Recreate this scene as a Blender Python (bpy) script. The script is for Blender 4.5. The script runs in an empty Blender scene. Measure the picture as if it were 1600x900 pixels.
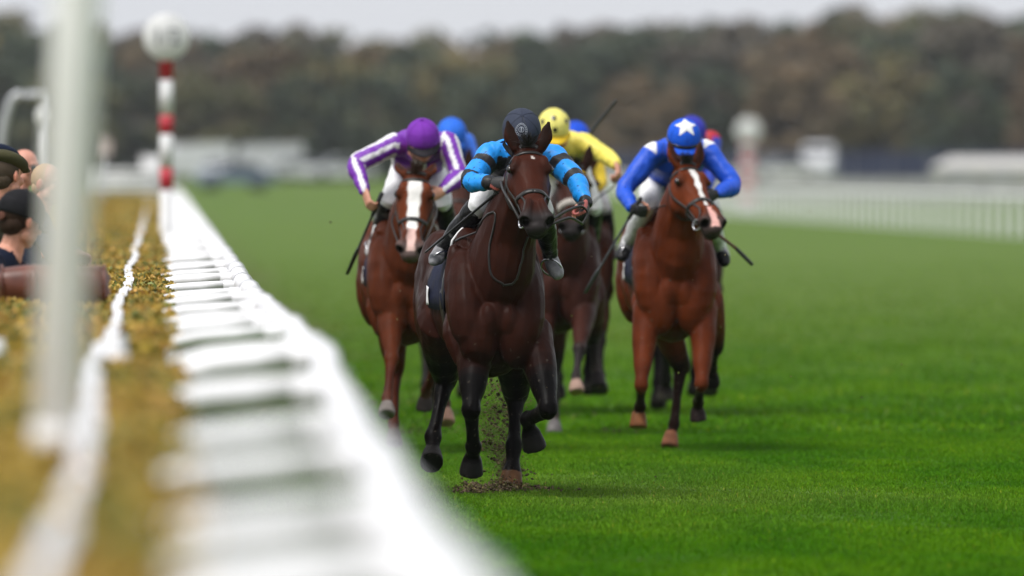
import bpy, bmesh, math, random
import numpy as np
from mathutils import Vector, Matrix, noise
from mathutils.bvhtree import BVHTree

random.seed(7)
RNG = np.random.default_rng(7)
SC = bpy.context.scene
COL = SC.collection

# ------------------------------------------------------------------ camera
# world +Y runs along the running rail, away from the camera; metres throughout
CAM_H = 1.79
FPX = 400.0 / 36.0 * 1600.0
YAW = math.atan((800 - 245) / FPX)
PITCH = math.atan((450 - 270) / FPX)
cam_data = bpy.data.cameras.new("camera")
cam_data.lens = 400.0
cam_data.sensor_width = 36.0
cam_data.clip_start = 0.5
cam_data.clip_end = 6000.0
cam_data.dof.use_dof = True
cam_data.dof.focus_distance = 63.2
cam_data.dof.aperture_fstop = 2.95
cam = bpy.data.objects.new("camera", cam_data)
COL.objects.link(cam)
cam.location = (0.0, 0.0, CAM_H)
cam.rotation_euler = (math.pi / 2 - PITCH, 0.0, -YAW)
SC.camera = cam
_M = cam.rotation_euler.to_matrix()
_R, _U, _F = _M.col[0].copy(), _M.col[1].copy(), -_M.col[2].copy()


def at(px, py, Y):
    """the point at depth Y (metres along the course) seen at this spot of the photograph"""
    d = _F + _R * ((px - 800) / FPX) - _U * ((py - 450) / FPX)
    k = Y / d.y
    return Vector((d.x * k, Y, CAM_H + d.z * k))


# ------------------------------------------------------------------ light
SUN_ELEV, SUN_AZ = math.radians(58), math.radians(-132)
world = bpy.data.worlds.new("World")
SC.world = world
world.use_nodes = True
wn, wl = world.node_tree.nodes, world.node_tree.links
sky = wn.new("ShaderNodeTexSky")
sky.sky_type = 'NISHITA'
sky.sun_disc = False
sky.sun_elevation = SUN_ELEV
sky.sun_rotation = SUN_AZ
sky.air_density = 1.4
sky.dust_density = 5.0
sky.ozone_density = 1.0
hs = wn.new("ShaderNodeHueSaturation")
hs.inputs["Saturation"].default_value = 0.35
# an even layer of cloud in front of the clear sky
cloud = wn.new("ShaderNodeMix")
cloud.data_type = 'RGBA'
cloud.inputs[0].default_value = 0.86
cloud.inputs[7].default_value = (6.0, 6.15, 6.5, 1)
bg = wn["Background"]
bg.inputs["Strength"].default_value = 0.062
wl.new(sky.outputs["Color"], hs.inputs["Color"])
wl.new(hs.outputs["Color"], cloud.inputs[6])
wl.new(cloud.outputs[2], bg.inputs["Color"])
sun_data = bpy.data.lights.new("sun", 'SUN')
sun_data.energy = 1.5
sun_data.angle = math.radians(32)
sun_data.color = (1.0, 0.97, 0.93)
sun = bpy.data.objects.new("sun", sun_data)
COL.objects.link(sun)
_sd = Vector((math.sin(SUN_AZ) * math.cos(SUN_ELEV), math.cos(SUN_AZ) * math.cos(SUN_ELEV), math.sin(SUN_ELEV)))
sun.rotation_euler = (-_sd).to_track_quat('-Z', 'Y').to_euler()
sun.location = (0, 60, 40)
SC.view_settings.view_transform = 'Standard'
SC.view_settings.look = 'None'
SC.view_settings.gamma = 1.0
SC.view_settings.exposure = 1.18
SC.render.engine = 'CYCLES'
SC.cycles.use_denoising = True
SC.cycles.max_bounces = 6
SC.cycles.transparent_max_bounces = 6
SC.cycles.volume_bounces = 0
SC.cycles.caustics_reflective = False
SC.cycles.caustics_refractive = False


# ------------------------------------------------------------------ materials
def srgb(r, g, b):
    f = lambda c: (c / 255 / 12.92) if c / 255 <= 0.04045 else ((c / 255 + 0.055) / 1.055) ** 2.4
    return (f(r), f(g), f(b))


def material(name, color=(0.5, 0.5, 0.5), rough=0.5, spec=0.5, vcol=False, noise_scale=None, noise_amt=0.25,
             bump=None, bump_scale=60.0, metal=0.0, sheen=0.0, coat=0.0, trans=0.0, stretch=None, dark=None):
    """procedural principled material: colour (or the mesh's own colour attribute) broken up by noise, with fine relief"""
    m = bpy.data.materials.new(name)
    m.use_nodes = True
    nt = m.node_tree
    N, L = nt.nodes, nt.links
    p = N["Principled BSDF"]
    p.inputs["Roughness"].default_value = rough
    p.inputs["Specular IOR Level"].default_value = spec
    p.inputs["Metallic"].default_value = metal
    p.inputs["Sheen Weight"].default_value = sheen
    p.inputs["Coat Weight"].default_value = coat
    if trans:
        p.inputs["Transmission Weight"].default_value = trans
    tc = N.new("ShaderNodeTexCoord")
    src = tc.outputs["Object"]
    if stretch:
        mp = N.new("ShaderNodeMapping")
        mp.inputs["Scale"].default_value = stretch
        L.new(src, mp.inputs["Vector"])
        src = mp.outputs["Vector"]
    if vcol:
        a = N.new("ShaderNodeAttribute")
        a.attribute_name = "Col"
        base = a.outputs["Color"]
    else:
        c = N.new("ShaderNodeRGB")
        c.outputs[0].default_value = (*color, 1)
        base = c.outputs[0]
    if noise_scale:
        n = N.new("ShaderNodeTexNoise")
        n.inputs["Scale"].default_value = noise_scale
        n.inputs["Detail"].default_value = 5
        L.new(src, n.inputs["Vector"])
        mr = N.new("ShaderNodeMapRange")
        mr.inputs["From Min"].default_value = 0.3
        mr.inputs["From Max"].default_value = 0.7
        mr.inputs["To Min"].default_value = 1 - noise_amt
        mr.inputs["To Max"].default_value = 1 + noise_amt
        L.new(n.outputs["Fac"], mr.inputs["Value"])
        mx = N.new("ShaderNodeMix")
        mx.data_type = 'RGBA'
        mx.blend_type = 'MULTIPLY'
        mx.inputs[0].default_value = 1.0
        L.new(base, mx.inputs[6])
        L.new(mr.outputs["Result"], mx.inputs[7])
        base = mx.outputs[2]
        if dark is not None:       # dirt: a second, patchy colour
            n2 = N.new("ShaderNodeTexNoise")
            n2.inputs["Scale"].default_value = noise_scale * 0.45
            n2.inputs["Detail"].default_value = 6
            n2.inputs["Roughness"].default_value = 0.7
            L.new(src, n2.inputs["Vector"])
            mr2 = N.new("ShaderNodeMapRange")
            mr2.inputs["From Min"].default_value = 0.52
            mr2.inputs["From Max"].default_value = 0.72
            L.new(n2.outputs["Fac"], mr2.inputs["Value"])
            mx2 = N.new("ShaderNodeMix")
            mx2.data_type = 'RGBA'
            L.new(mr2.outputs["Result"], mx2.inputs[0])
            L.new(base, mx2.inputs[6])
            mx2.inputs[7].default_value = (*dark, 1)
            base = mx2.outputs[2]
    L.new(base, p.inputs["Base Color"])
    if bump:
        nb = N.new("ShaderNodeTexNoise")
        nb.inputs["Scale"].default_value = bump_scale
        nb.inputs["Detail"].default_value = 4
        L.new(src, nb.inputs["Vector"])
        b = N.new("ShaderNodeBump")
        b.inputs["Strength"].default_value = bump
        b.inputs["Distance"].default_value = 0.01
        L.new(nb.outputs["Fac"], b.inputs["Height"])
        L.new(b.outputs["Normal"], p.inputs["Normal"])
    return m


M = {}


def add_coat_relief(m):
    """veins and muscle strands under the skin, and patches of sweat that shine more"""
    N, L = m.node_tree.nodes, m.node_tree.links
    p = N["Principled BSDF"]
    tc = N.new("ShaderNodeTexCoord")

    def nz(scale, detail, dist, stretch=(1, 1, 1)):
        mp = N.new("ShaderNodeMapping")
        mp.inputs["Scale"].default_value = stretch
        L.new(tc.outputs["Object"], mp.inputs["Vector"])
        n = N.new("ShaderNodeTexNoise")
        n.inputs["Scale"].default_value = scale
        n.inputs["Detail"].default_value = detail
        n.inputs["Distortion"].default_value = dist
        L.new(mp.outputs["Vector"], n.inputs["Vector"])
        return n.outputs["Fac"]

    def math_(op, a, b):
        k = N.new("ShaderNodeMath")
        k.operation = op
        for i, q in enumerate((a, b)):
            if isinstance(q, (int, float)):
                k.inputs[i].default_value = q
            else:
                L.new(q, k.inputs[i])
        return k.outputs[0]

    v = math_('ABSOLUTE', math_('SUBTRACT', nz(6.5, 1.5, 1.2, (1, 1, 0.55)), 0.5), 0)
    vein = math_('SUBTRACT', 1.0, math_('MINIMUM', math_('MULTIPLY', v, 26.0), 1.0))
    strand = nz(13, 2, 0.6, (1, 1, 0.22))
    hgt = math_('ADD', math_('MULTIPLY', vein, 0.07), math_('ADD', math_('MULTIPLY', strand, 0.6), math_('MULTIPLY', nz(240, 2, 0, (1, 1, 0.25)), 0.06)))
    b = N.new("ShaderNodeBump")
    b.inputs["Strength"].default_value = 0.55
    b.inputs["Distance"].default_value = 0.014
    L.new(hgt, b.inputs["Height"])
    L.new(b.outputs["Normal"], p.inputs["Normal"])
    mr = N.new("ShaderNodeMapRange")
    mr.inputs["From Min"].default_value = 0.38
    mr.inputs["From Max"].default_value = 0.62
    mr.inputs["To Min"].default_value = 0.32
    mr.inputs["To Max"].default_value = 0.58
    L.new(nz(5, 5, 0.4), mr.inputs["Value"])
    L.new(mr.outputs["Result"], p.inputs["Roughness"])


M['coat'] = material('horse_coat', vcol=True, rough=0.36, spec=0.05, noise_scale=9, noise_amt=0.22, bump=0.10, bump_scale=120, sheen=0.0)
add_coat_relief(M['coat'])
M['cloth'] = material('cloth', vcol=True, rough=0.75, spec=0.1, noise_scale=26, noise_amt=0.08, bump=0.35, bump_scale=22)
M['silk'] = material('silk', vcol=True, rough=0.48, spec=0.35, noise_scale=30, noise_amt=0.06, bump=0.55, bump_scale=17)
M['skin'] = material('skin', vcol=True, rough=0.5, spec=0.4, noise_scale=30, noise_amt=0.1, bump=0.08, bump_scale=200)
M['boot'] = material('boot_leather', vcol=True, rough=0.3, spec=0.14, noise_scale=25, noise_amt=0.25, bump=0.5, bump_scale=45, coat=0.0)
M['leather'] = material('black_leather', (0.012, 0.011, 0.010), rough=0.4, spec=0.5, noise_scale=60, noise_amt=0.3)
M['brown_leather'] = material('brown_leather', srgb(96, 53, 40), rough=0.36, spec=0.5, noise_scale=14, noise_amt=0.3, bump=0.2, bump_scale=90)
M['steel'] = material('steel', (0.55, 0.55, 0.57), rough=0.25, metal=1.0, noise_scale=40, noise_amt=0.15)
M['eye'] = material('horse_eye', (0.006, 0.004, 0.003), rough=0.06, spec=0.7, noise_scale=30, noise_amt=0.2)
M['hair_dark'] = material('dark_hair', (0.010, 0.008, 0.007), rough=0.5, spec=0.35, noise_scale=40, noise_amt=0.35)
M['hair_red'] = material('chestnut_hair', (0.045, 0.016, 0.008), rough=0.5, spec=0.35, noise_scale=40, noise_amt=0.35)
M['helmet'] = material('helmet_cover', vcol=True, rough=0.7, spec=0.18, noise_scale=35, noise_amt=0.07, bump=0.25, bump_scale=40)
M['lens'] = material('goggle_lens', (0.008, 0.008, 0.01), rough=0.1, spec=0.6, noise_scale=20, noise_amt=0.1)
M['navy'] = material('navy_cloth', srgb(14, 22, 50), rough=0.75, spec=0.25, noise_scale=30, noise_amt=0.2, bump=0.4, bump_scale=70, dark=srgb(26, 26, 32))
M['white_trim'] = material('white_trim', (0.75, 0.75, 0.76), rough=0.6, noise_scale=30, noise_amt=0.1)
M['yellow_trim'] = material('yellow_trim', srgb(214, 176, 30), rough=0.6, noise_scale=30, noise_amt=0.1)
M['fleece'] = material('white_fleece', (0.34, 0.31, 0.28), rough=0.9, noise_scale=50, noise_amt=0.25, bump=0.6, bump_scale=90)
M['whip'] = material('whip', (0.012, 0.012, 0.014), rough=0.45, noise_scale=60, noise_amt=0.3)
M['whip_grey'] = material('whip_grey', (0.06, 0.065, 0.075), rough=0.5, noise_scale=60, noise_amt=0.3)
M['green_trim'] = material('green_trim', srgb(30, 150, 110), rough=0.5, noise_scale=60, noise_amt=0.1)
M['plastic'] = material('white_plastic', (0.76, 0.76, 0.78), rough=0.38, spec=0.4, noise_scale=6, noise_amt=0.05, bump=0.05, bump_scale=30, dark=(0.64, 0.64, 0.64))


# ------------------------------------------------------------------ mesh tools
class Geo:
    """collects closed shapes; build() links them as one mesh"""

    def __init__(self):
        self.v, self.f, self.chains = [], [], []

    def add(self, verts, faces):
        o = len(self.v)
        self.v.extend([tuple(p) for p in verts])
        self.f.extend([tuple(i + o for i in f) for f in faces])

    def loft(self, rings, close=True, caps=True):
        n = len(rings[0])
        o = len(self.v)
        for r in rings:
            self.v.extend([tuple(p) for p in r])
        for k in range(len(rings) - 1):
            a, b = o + k * n, o + (k + 1) * n
            for i in range(n if close else n - 1):
                j = (i + 1) % n
                self.f.append((a + i, a + j, b + j, b + i))
        if caps and close:
            for k, flip in ((0, True), (len(rings) - 1, False)):
                c = len(self.v)
                self.v.append(tuple(sum((Vector(p) for p in rings[k]), Vector()) / n))
                a = o + k * n
                for i in range(n):
                    j = (i + 1) % n
                    self.f.append((c, a + j, a + i) if flip else (c, a + i, a + j))

    def tube(self, pts, radii, ref=(1, 0, 0), n=12, sub=4, chain=None, ends=True):
        """smooth tapered tube; a radius is one number or (along ref, across)"""
        P, R = spline(pts, radii, sub)
        ref = Vector(ref)
        rings = []
        for i, p in enumerate(P):
            t = (P[min(i + 1, len(P) - 1)] - P[max(i - 1, 0)]).normalized()
            u = ref - t * ref.dot(t)
            if u.length < 1e-3:
                u = t.orthogonal()
            u.normalize()
            w = t.cross(u)
            rings.append([p + u * (math.cos(a) * R[i][0]) + w * (math.sin(a) * R[i][1])
                          for a in (2 * math.pi * k / n for k in range(n))])
        if ends:   # rounded ends
            t0 = (P[0] - P[1]).normalized()
            t1 = (P[-1] - P[-2]).normalized()
            first = [[p.lerp(P[0], 0.45) + t0 * (min(R[0]) * 0.6) for p in rings[0]]]
            last = [[p.lerp(P[-1], 0.45) + t1 * (min(R[-1]) * 0.6) for p in rings[-1]]]
            rings = first + rings + last
        self.loft(rings)
        if chain:
            self.chains.append((chain, np.array([list(p) for p in P]), np.array([max(r) for r in R])))

    def ellipsoid(self, c, r, axes=None, n=14, chain=None):
        c = Vector(c)
        A = axes or (Vector((1, 0, 0)), Vector((0, 1, 0)), Vector((0, 0, 1)))
        rings = []
        m = max(6, n // 2 + 1)
        for k in range(1, m):
            th = math.pi * k / m
            rings.append([c + A[0] * (r[0] * math.sin(th) * math.cos(a)) + A[1] * (r[1] * math.sin(th) * math.sin(a)) +
                          A[2] * (-r[2] * math.cos(th)) for a in (2 * math.pi * i / n for i in range(n))])
        o = len(self.v)
        self.loft(rings, caps=False)
        b, t = len(self.v), len(self.v) + 1
        self.v.append(tuple(c - A[2] * r[2]))
        self.v.append(tuple(c + A[2] * r[2]))
        last = o + (len(rings) - 1) * n
        for i in range(n):
            j = (i + 1) % n
            self.f.append((b, o + j, o + i))
            self.f.append((t, last + i, last + j))
        if chain:
            e = A[2] * (r[2] * 0.3)
            self.chains.append((chain, np.array([list(c - e), list(c + e)]), np.array([min(r)] * 2)))

    def box(self, c, s, R=None):
        c = Vector(c)
        R = R or Matrix.Identity(3)
        vs = [c + R @ Vector((x * s[0] / 2, y * s[1] / 2, z * s[2] / 2)) for x in (-1, 1) for y in (-1, 1) for z in (-1, 1)]
        self.add(vs, [(0, 1, 3, 2), (4, 6, 7, 5), (0, 4, 5, 1), (2, 3, 7, 6), (0, 2, 6, 4), (1, 5, 7, 3)])

    def cyl(self, a, b, r, n=12, r2=None):
        a, b = Vector(a), Vector(b)
        t = (b - a).normalized()
        u = t.orthogonal().normalized()
        w = t.cross(u)
        r2 = r if r2 is None else r2
        self.loft([[p + u * (math.cos(x) * q) + w * (math.sin(x) * q) for x in (2 * math.pi * k / n for k in range(n))]
                   for p, q in ((a, r), (b, r2))])

    def mesh(self, name):
        me = bpy.data.meshes.new(name)
        me.from_pydata(self.v, [], self.f)
        me.update()
        return me

    def build(self, name, mat, parent=None, smooth=True, world=None):
        me = self.mesh(name)
        if smooth:
            me.shade_smooth()
        return link(name, me, mat, parent)


def spline(pts, radii, sub):
    pts = [Vector(p) for p in pts]
    rad = [(r, r) if not hasattr(r, '__len__') else tuple(r) for r in radii]
    if sub <= 1 or len(pts) < 2:
        return pts, rad
    P, R = [], []
    n = len(pts)
    for i in range(n - 1):
        p0, p1, p2, p3 = pts[max(i - 1, 0)], pts[i], pts[i + 1], pts[min(i + 2, n - 1)]
        for k in range(sub):
            t = k / sub
            t2, t3 = t * t, t * t * t
            # catmull-rom with a mild tension so joints stay joints
            m1, m2 = (p2 - p0) * 0.38, (p3 - p1) * 0.38
            P.append(p1 * (2 * t3 - 3 * t2 + 1) + m1 * (t3 - 2 * t2 + t) + p2 * (-2 * t3 + 3 * t2) + m2 * (t3 - t2))
            s = t * t * (3 - 2 * t)
            R.append(tuple(rad[i][q] * (1 - s) + rad[i + 1][q] * s for q in (0, 1)))
    P.append(pts[-1])
    R.append(rad[-1])
    return P, R


def link(name, me, mat, parent=None):
    o = bpy.data.objects.new(name, me)
    COL.objects.link(o)
    if mat is not None and not me.materials:
        me.materials.append(M[mat] if isinstance(mat, str) else mat)
    if parent is not None:
        o.parent = parent
    return o


def tag(o, label=None, cat=None, group=None, kind=None):
    if label:
        o['label'] = label
    if cat:
        o['category'] = cat
    if group:
        o['group'] = group
    if kind:
        o['kind'] = kind
    return o


def empty(name, loc=(0, 0, 0), label=None, cat=None, group=None):
    o = bpy.data.objects.new(name, None)
    COL.objects.link(o)
    o.location = loc
    o.empty_display_size = 0.2
    return tag(o, label, cat, group)


def remesh(geo, name, voxel, smooth=6, factor=0.5):
    """one continuous surface over all shapes of geo"""
    me = geo.mesh(name + '_raw')
    o = bpy.data.objects.new(name + '_raw', me)
    COL.objects.link(o)
    m = o.modifiers.new('r', 'REMESH')
    m.mode = 'VOXEL'
    m.voxel_size = voxel
    if smooth:
        s = o.modifiers.new('s', 'SMOOTH')
        s.factor = factor
        s.iterations = smooth
    dg = bpy.context.evaluated_depsgraph_get()
    dg.update()
    out = bpy.data.meshes.new_from_object(o.evaluated_get(dg))
    bpy.data.objects.remove(o)
    bpy.data.meshes.remove(me)
    out.name = name
    out.shade_smooth()
    return out


def coords(me):
    a = np.empty(len(me.vertices) * 3, dtype=np.float32)
    me.vertices.foreach_get('co', a)
    return a.reshape(-1, 3).astype(np.float64)


def set_coords(me, V):
    me.vertices.foreach_set('co', V.astype(np.float32).ravel())
    me.update()


def normals(me):
    a = np.empty(len(me.vertices) * 3, dtype=np.float32)
    me.vertices.foreach_get('normal', a)
    return a.reshape(-1, 3).astype(np.float64)


def paint(me, C):
    at_ = me.color_attributes.new('Col', 'FLOAT_COLOR', 'POINT')
    c = np.ones((len(C), 4), dtype=np.float32)
    c[:, :3] = C
    at_.data.foreach_set('color', c.ravel())


def nearest(V, chains):
    """for each vertex: which chain it belongs to, how far along (0..1), and the offset from the chain"""
    best = np.full(len(V), 1e9)
    idx = np.zeros(len(V), int)
    tt = np.zeros(len(V))
    off = np.zeros_like(V)
    for ci, (nm, P, R) in enumerate(chains):
        ns = len(P) - 1
        for k in range(ns):
            a, b = P[k], P[k + 1]
            ab = b - a
            t = np.clip(((V - a) @ ab) / max(ab @ ab, 1e-12), 0, 1)
            q = V - a - t[:, None] * ab
            d = np.sqrt((q * q).sum(1)) - (R[k] * (1 - t) + R[k + 1] * t)
            m = d < best
            best[m] = d[m]
            idx[m] = ci
            tt[m] = (k + t[m]) / ns
            off[m] = q[m]
    return idx, tt, off


def vnoise(V, scale, seed=0.0):
    """cheap smooth 3-D noise for painting and relief, about -1..1"""
    s = scale
    x, y, z = V[:, 0] * s + seed, V[:, 1] * s + seed * 1.7, V[:, 2] * s + seed * 0.6
    return (np.sin(x * 1.9 + 1.3 * np.sin(y * 1.3 + z)) + np.sin(y * 2.3 + 1.1 * np.sin(z * 1.7 + x)) +
            np.sin(z * 2.1 + 1.2 * np.sin(x * 1.5 + y))) / 3


def smoothstep(a, b, x):
    t = np.clip((x - a) / (b - a), 0, 1)
    return t * t * (3 - 2 * t)
# ------------------------------------------------------------------ ground
def ground_z(y):
    return 1.25 * float(smoothstep(480.0, 690.0, np.float64(y)))


def turf_material(name, blades=False):
    m = bpy.data.materials.new(name)
    m.use_nodes = True
    N, L = m.node_tree.nodes, m.node_tree.links
    p = N["Principled BSDF"]
    p.inputs["Roughness"].default_value = 0.75 if not blades else 0.55
    p.inputs["Specular IOR Level"].default_value = 0.08 if not blades else 0.06
    geo = N.new("ShaderNodeNewGeometry")

    def nz(scale, sx=1.0, sy=1.0, detail=4, rough=0.55):
        mp = N.new("ShaderNodeMapping")
        mp.inputs["Scale"].default_value = (sx, sy, 1)
        L.new(geo.outputs["Position"], mp.inputs["Vector"])
        n = N.new("ShaderNodeTexNoise")
        n.inputs["Scale"].default_value = scale
        n.inputs["Detail"].default_value = detail
        n.inputs["Roughness"].default_value = rough
        L.new(mp.outputs["Vector"], n.inputs["Vector"])
        return n.outputs["Fac"]

    def ramp(fac, lo, hi):
        r = N.new("ShaderNodeMapRange")
        r.interpolation_type = 'SMOOTHSTEP'
        r.inputs["From Min"].default_value = lo
        r.inputs["From Max"].default_value = hi
        L.new(fac, r.inputs["Value"])
        return r.outputs["Result"]

    def mix(fac, a, b, blend='MIX'):
        x = N.new("ShaderNodeMix")
        x.data_type = 'RGBA'
        x.blend_type = blend
        if isinstance(fac, float):
            x.inputs[0].default_value = fac
        else:
            L.new(fac, x.inputs[0])
        for s, q in ((6, a), (7, b)):
            if isinstance(q, tuple):
                x.inputs[s].default_value = (*q, 1)
            else:
                L.new(q, x.inputs[s])
        return x.outputs[2]

    lush, mid, olive, straw, soil = (0.038, 0.128, 0.0018), (0.070, 0.172, 0.0022), (0.108, 0.172, 0.024), (0.26, 0.24, 0.09), (0.10, 0.07, 0.045)
    c = mix(ramp(nz(0.9, 1.0, 0.22), 0.38, 0.62), lush, mid)
    c = mix(ramp(nz(3.2, 1.0, 0.6, 5), 0.52, 0.72), c, (0.036, 0.100, 0.004))
    c = mix(ramp(nz(0.045, 1.4, 0.5), 0.52, 0.72), c, olive)
    sep = N.new("ShaderNodeSeparateXYZ")
    L.new(geo.outputs["Position"], sep.inputs[0])
    # grass turns paler olive further along the course
    far = N.new("ShaderNodeMapRange")
    far.interpolation_type = 'SMOOTHSTEP'
    far.inputs["From Min"].default_value = 58
    far.inputs["From Max"].default_value = 170
    far.inputs["To Max"].default_value = 0.8
    L.new(sep.outputs["Y"], far.inputs["Value"])
    c = mix(far.outputs["Result"], c, olive)
    # worn ground near the rail
    worn = N.new("ShaderNodeMapRange")
    worn.interpolation_type = 'SMOOTHSTEP'
    worn.inputs["From Min"].default_value = 2.6
    worn.inputs["From Max"].default_value = 0.9
    L.new(sep.outputs["X"], worn.inputs["Value"])
    far2 = N.new("ShaderNodeMapRange")
    far2.inputs["From Min"].default_value = 72
    far2.inputs["From Max"].default_value = 95
    L.new(sep.outputs["Y"], far2.inputs["Value"])
    wn_ = N.new("ShaderNodeMath")
    wn_.operation = 'MULTIPLY'
    L.new(worn.outputs["Result"], wn_.inputs[0])
    L.new(far2.outputs["Result"], wn_.inputs[1])
    w3 = N.new("ShaderNodeMath")
    w3.operation = 'MULTIPLY'
    L.new(wn_.outputs[0], w3.inputs[0])
    L.new(ramp(nz(0.35, 1.0, 0.3), 0.42, 0.66), w3.inputs[1])
    c = mix(w3.outputs[0], c, (0.13, 0.12, 0.055))
    # hoof-cut patches
    c = mix(ramp(nz(1.1, 1.0, 0.55, 6, 0.65), 0.675, 0.74), c, soil)
    if blades:
        a = N.new("ShaderNodeAttribute")
        a.attribute_name = "Col"
        c = mix(1.0, c, a.outputs["Color"], 'MULTIPLY')
        tr = N.new("ShaderNodeBsdfTranslucent")
        L.new(c, tr.inputs["Color"])
        ms = N.new("ShaderNodeMixShader")
        ms.inputs[0].default_value = 0.35
        L.new(p.outputs[0], ms.inputs[1])
        L.new(tr.outputs[0], ms.inputs[2])
        L.new(ms.outputs[0], N["Material Output"].inputs["Surface"])
    else:
        c = mix(ramp(nz(60, 1, 1, 3), 0.35, 0.65), mix(1.0, c, (0.62, 0.62, 0.6), 'MULTIPLY'), c)
        b = N.new("ShaderNodeBump")
        b.inputs["Strength"].default_value = 0.6
        b.inputs["Distance"].default_value = 0.03
        L.new(nz(25, 1, 1, 5), b.inputs["Height"])
        L.new(b.outputs["Normal"], p.inputs["Normal"])
    L.new(c, p.inputs["Base Color"])
    return m


M['turf'] = turf_material('turf')
M['blade'] = turf_material('grass_blades', True)
xs = [-600, -250, -120, -60, -30, -15, -8, -4, -2, 0, 1, 2, 3, 4, 5, 6, 8, 11, 15, 20, 26, 34, 50, 80, 140, 300, 700]
ys = list(range(-60, 40, 20)) + list(range(40, 130, 3)) + list(range(130, 480, 25)) + list(range(480, 700, 15)) + [720, 800, 950, 1300, 2200, 4500]
g = Geo()
vs = []
for y in ys:
    for x in xs:
        z = ground_z(y)
        if 40 < y < 130:
            z += 0.012 * noise.noise(Vector((x * 0.7, y * 0.35, 3.0)))
        vs.append((x, y, z))
W_ = len(xs)
g.add(vs, [(j * W_ + i, j * W_ + i + 1, (j + 1) * W_ + i + 1, (j + 1) * W_ + i) for j in range(len(ys) - 1) for i in range(W_ - 1)])
tag(g.build('ground', 'turf'), 'green turf of the racecourse running to the far wood', None, None, 'structure')


def quads_mesh(name, C, U, Vv, cols, mat, parent=None, tip=1.0, fold=None):
    """many flat leaves at once: centre C, half axes U and Vv, colour per leaf"""
    n = len(C)
    P = np.empty((n, 4, 3))
    P[:, 0] = C - U - Vv
    P[:, 1] = C + U - Vv
    P[:, 2] = C + U * tip + Vv
    P[:, 3] = C - U * tip + Vv
    me = bpy.data.meshes.new(name)
    me.vertices.add(n * 4)
    me.vertices.foreach_set('co', P.astype(np.float32).ravel())
    me.loops.add(n * 4)
    me.loops.foreach_set('vertex_index', np.arange(n * 4, dtype=np.int32))
    me.polygons.add(n)
    me.polygons.foreach_set('loop_start', np.arange(0, n * 4, 4, dtype=np.int32))
    me.update(calc_edges=True)
    paint(me, np.repeat(cols, 4, axis=0))
    return link(name, me, mat, parent)


def rand_unit(n):
    q = RNG.normal(size=(n, 3))
    return q / np.linalg.norm(q, axis=1)[:, None]


def grass(name, y0, y1, dens, h, w, label, fade=False):
    ya = np.linspace(y0, y1, 60)
    n = 0
    parts_ = []
    for a, b in zip(ya[:-1], ya[1:]):
        xr = 0.08
        xl = (1620 - 245) / FPX * b + 1.2
        k = int((xl - xr) * (b - a) * dens * (math.exp(-4.5 * ((a - y0) / (y1 - y0))) if fade else 1))
        parts_.append(np.stack([RNG.uniform(xr, xl, k), RNG.uniform(a, b, k)], 1))
    B = np.concatenate(parts_)
    n = len(B)
    hh = h * RNG.uniform(0.55, 1.15, n) * (1 + 0.35 * np.sin(B[:, 0] * 2.1 + 1.7 * np.sin(B[:, 1] * 0.9)) * np.sin(B[:, 1] * 1.3 + B[:, 0]))
    yw = RNG.uniform(0, math.pi, n)
    d = np.stack([np.cos(yw), np.sin(yw) * 0.5, np.zeros(n)], 1)
    lean = RNG.normal(0, 0.38, (n, 2))
    base = np.stack([B[:, 0], B[:, 1], np.full(n, -0.006)], 1)
    ww = w * RNG.uniform(0.7, 1.3, n)
    m1 = base + np.stack([lean[:, 0] * hh * 0.35, lean[:, 1] * hh * 0.35, hh * 0.6], 1)
    tip = base + np.stack([lean[:, 0] * hh, lean[:, 1] * hh, hh * (1 - 0.25 * np.abs(lean).sum(1).clip(0, 1))], 1)
    P = np.empty((n, 5, 3))
    P[:, 0] = base - d * ww[:, None]
    P[:, 1] = base + d * ww[:, None]
    P[:, 2] = m1 + d * (ww * 0.8)[:, None]
    P[:, 3] = m1 - d * (ww * 0.8)[:, None]
    P[:, 4] = tip
    me = bpy.data.meshes.new(name)
    me.vertices.add(n * 5)
    me.vertices.foreach_set('co', P.astype(np.float32).ravel())
    o = (np.arange(n) * 5)[:, None]
    lo = (o + np.array([[0, 1, 2, 3, 3, 2, 4]])).astype(np.int32)
    me.loops.add(n * 7)
    me.loops.foreach_set('vertex_index', lo.ravel())
    me.polygons.add(n * 2)
    ls = (np.arange(n) * 7)[:, None] + np.array([[0, 4]])
    me.polygons.foreach_set('loop_start', ls.ravel().astype(np.int32))
    me.update(calc_edges=True)
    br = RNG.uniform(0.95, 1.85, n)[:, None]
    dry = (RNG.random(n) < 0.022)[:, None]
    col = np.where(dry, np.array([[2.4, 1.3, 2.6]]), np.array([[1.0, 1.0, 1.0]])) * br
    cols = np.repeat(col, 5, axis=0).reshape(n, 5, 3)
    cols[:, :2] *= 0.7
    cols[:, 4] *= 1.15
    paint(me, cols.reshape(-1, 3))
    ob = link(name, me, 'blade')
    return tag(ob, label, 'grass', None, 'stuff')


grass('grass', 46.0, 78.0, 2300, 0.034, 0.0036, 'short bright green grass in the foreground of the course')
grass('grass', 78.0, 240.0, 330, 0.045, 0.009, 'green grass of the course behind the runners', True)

# ------------------------------------------------------------------ hedge
HEDGE_Z = 1.165
HED = np.array([srgb(176, 146, 62), srgb(160, 136, 58), srgb(132, 124, 54), srgb(98, 108, 46), srgb(168, 128, 62), srgb(66, 80, 40)])
M['leaf'] = material('hedge_leaf', vcol=True, rough=0.5, spec=0.3, noise_scale=8, noise_amt=0.15)
M['hedge_core'] = material('hedge_core', srgb(128, 112, 46), rough=0.9, spec=0.1, noise_scale=14, noise_amt=0.4, bump=0.8, bump_scale=30, dark=srgb(74, 80, 34))


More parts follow.
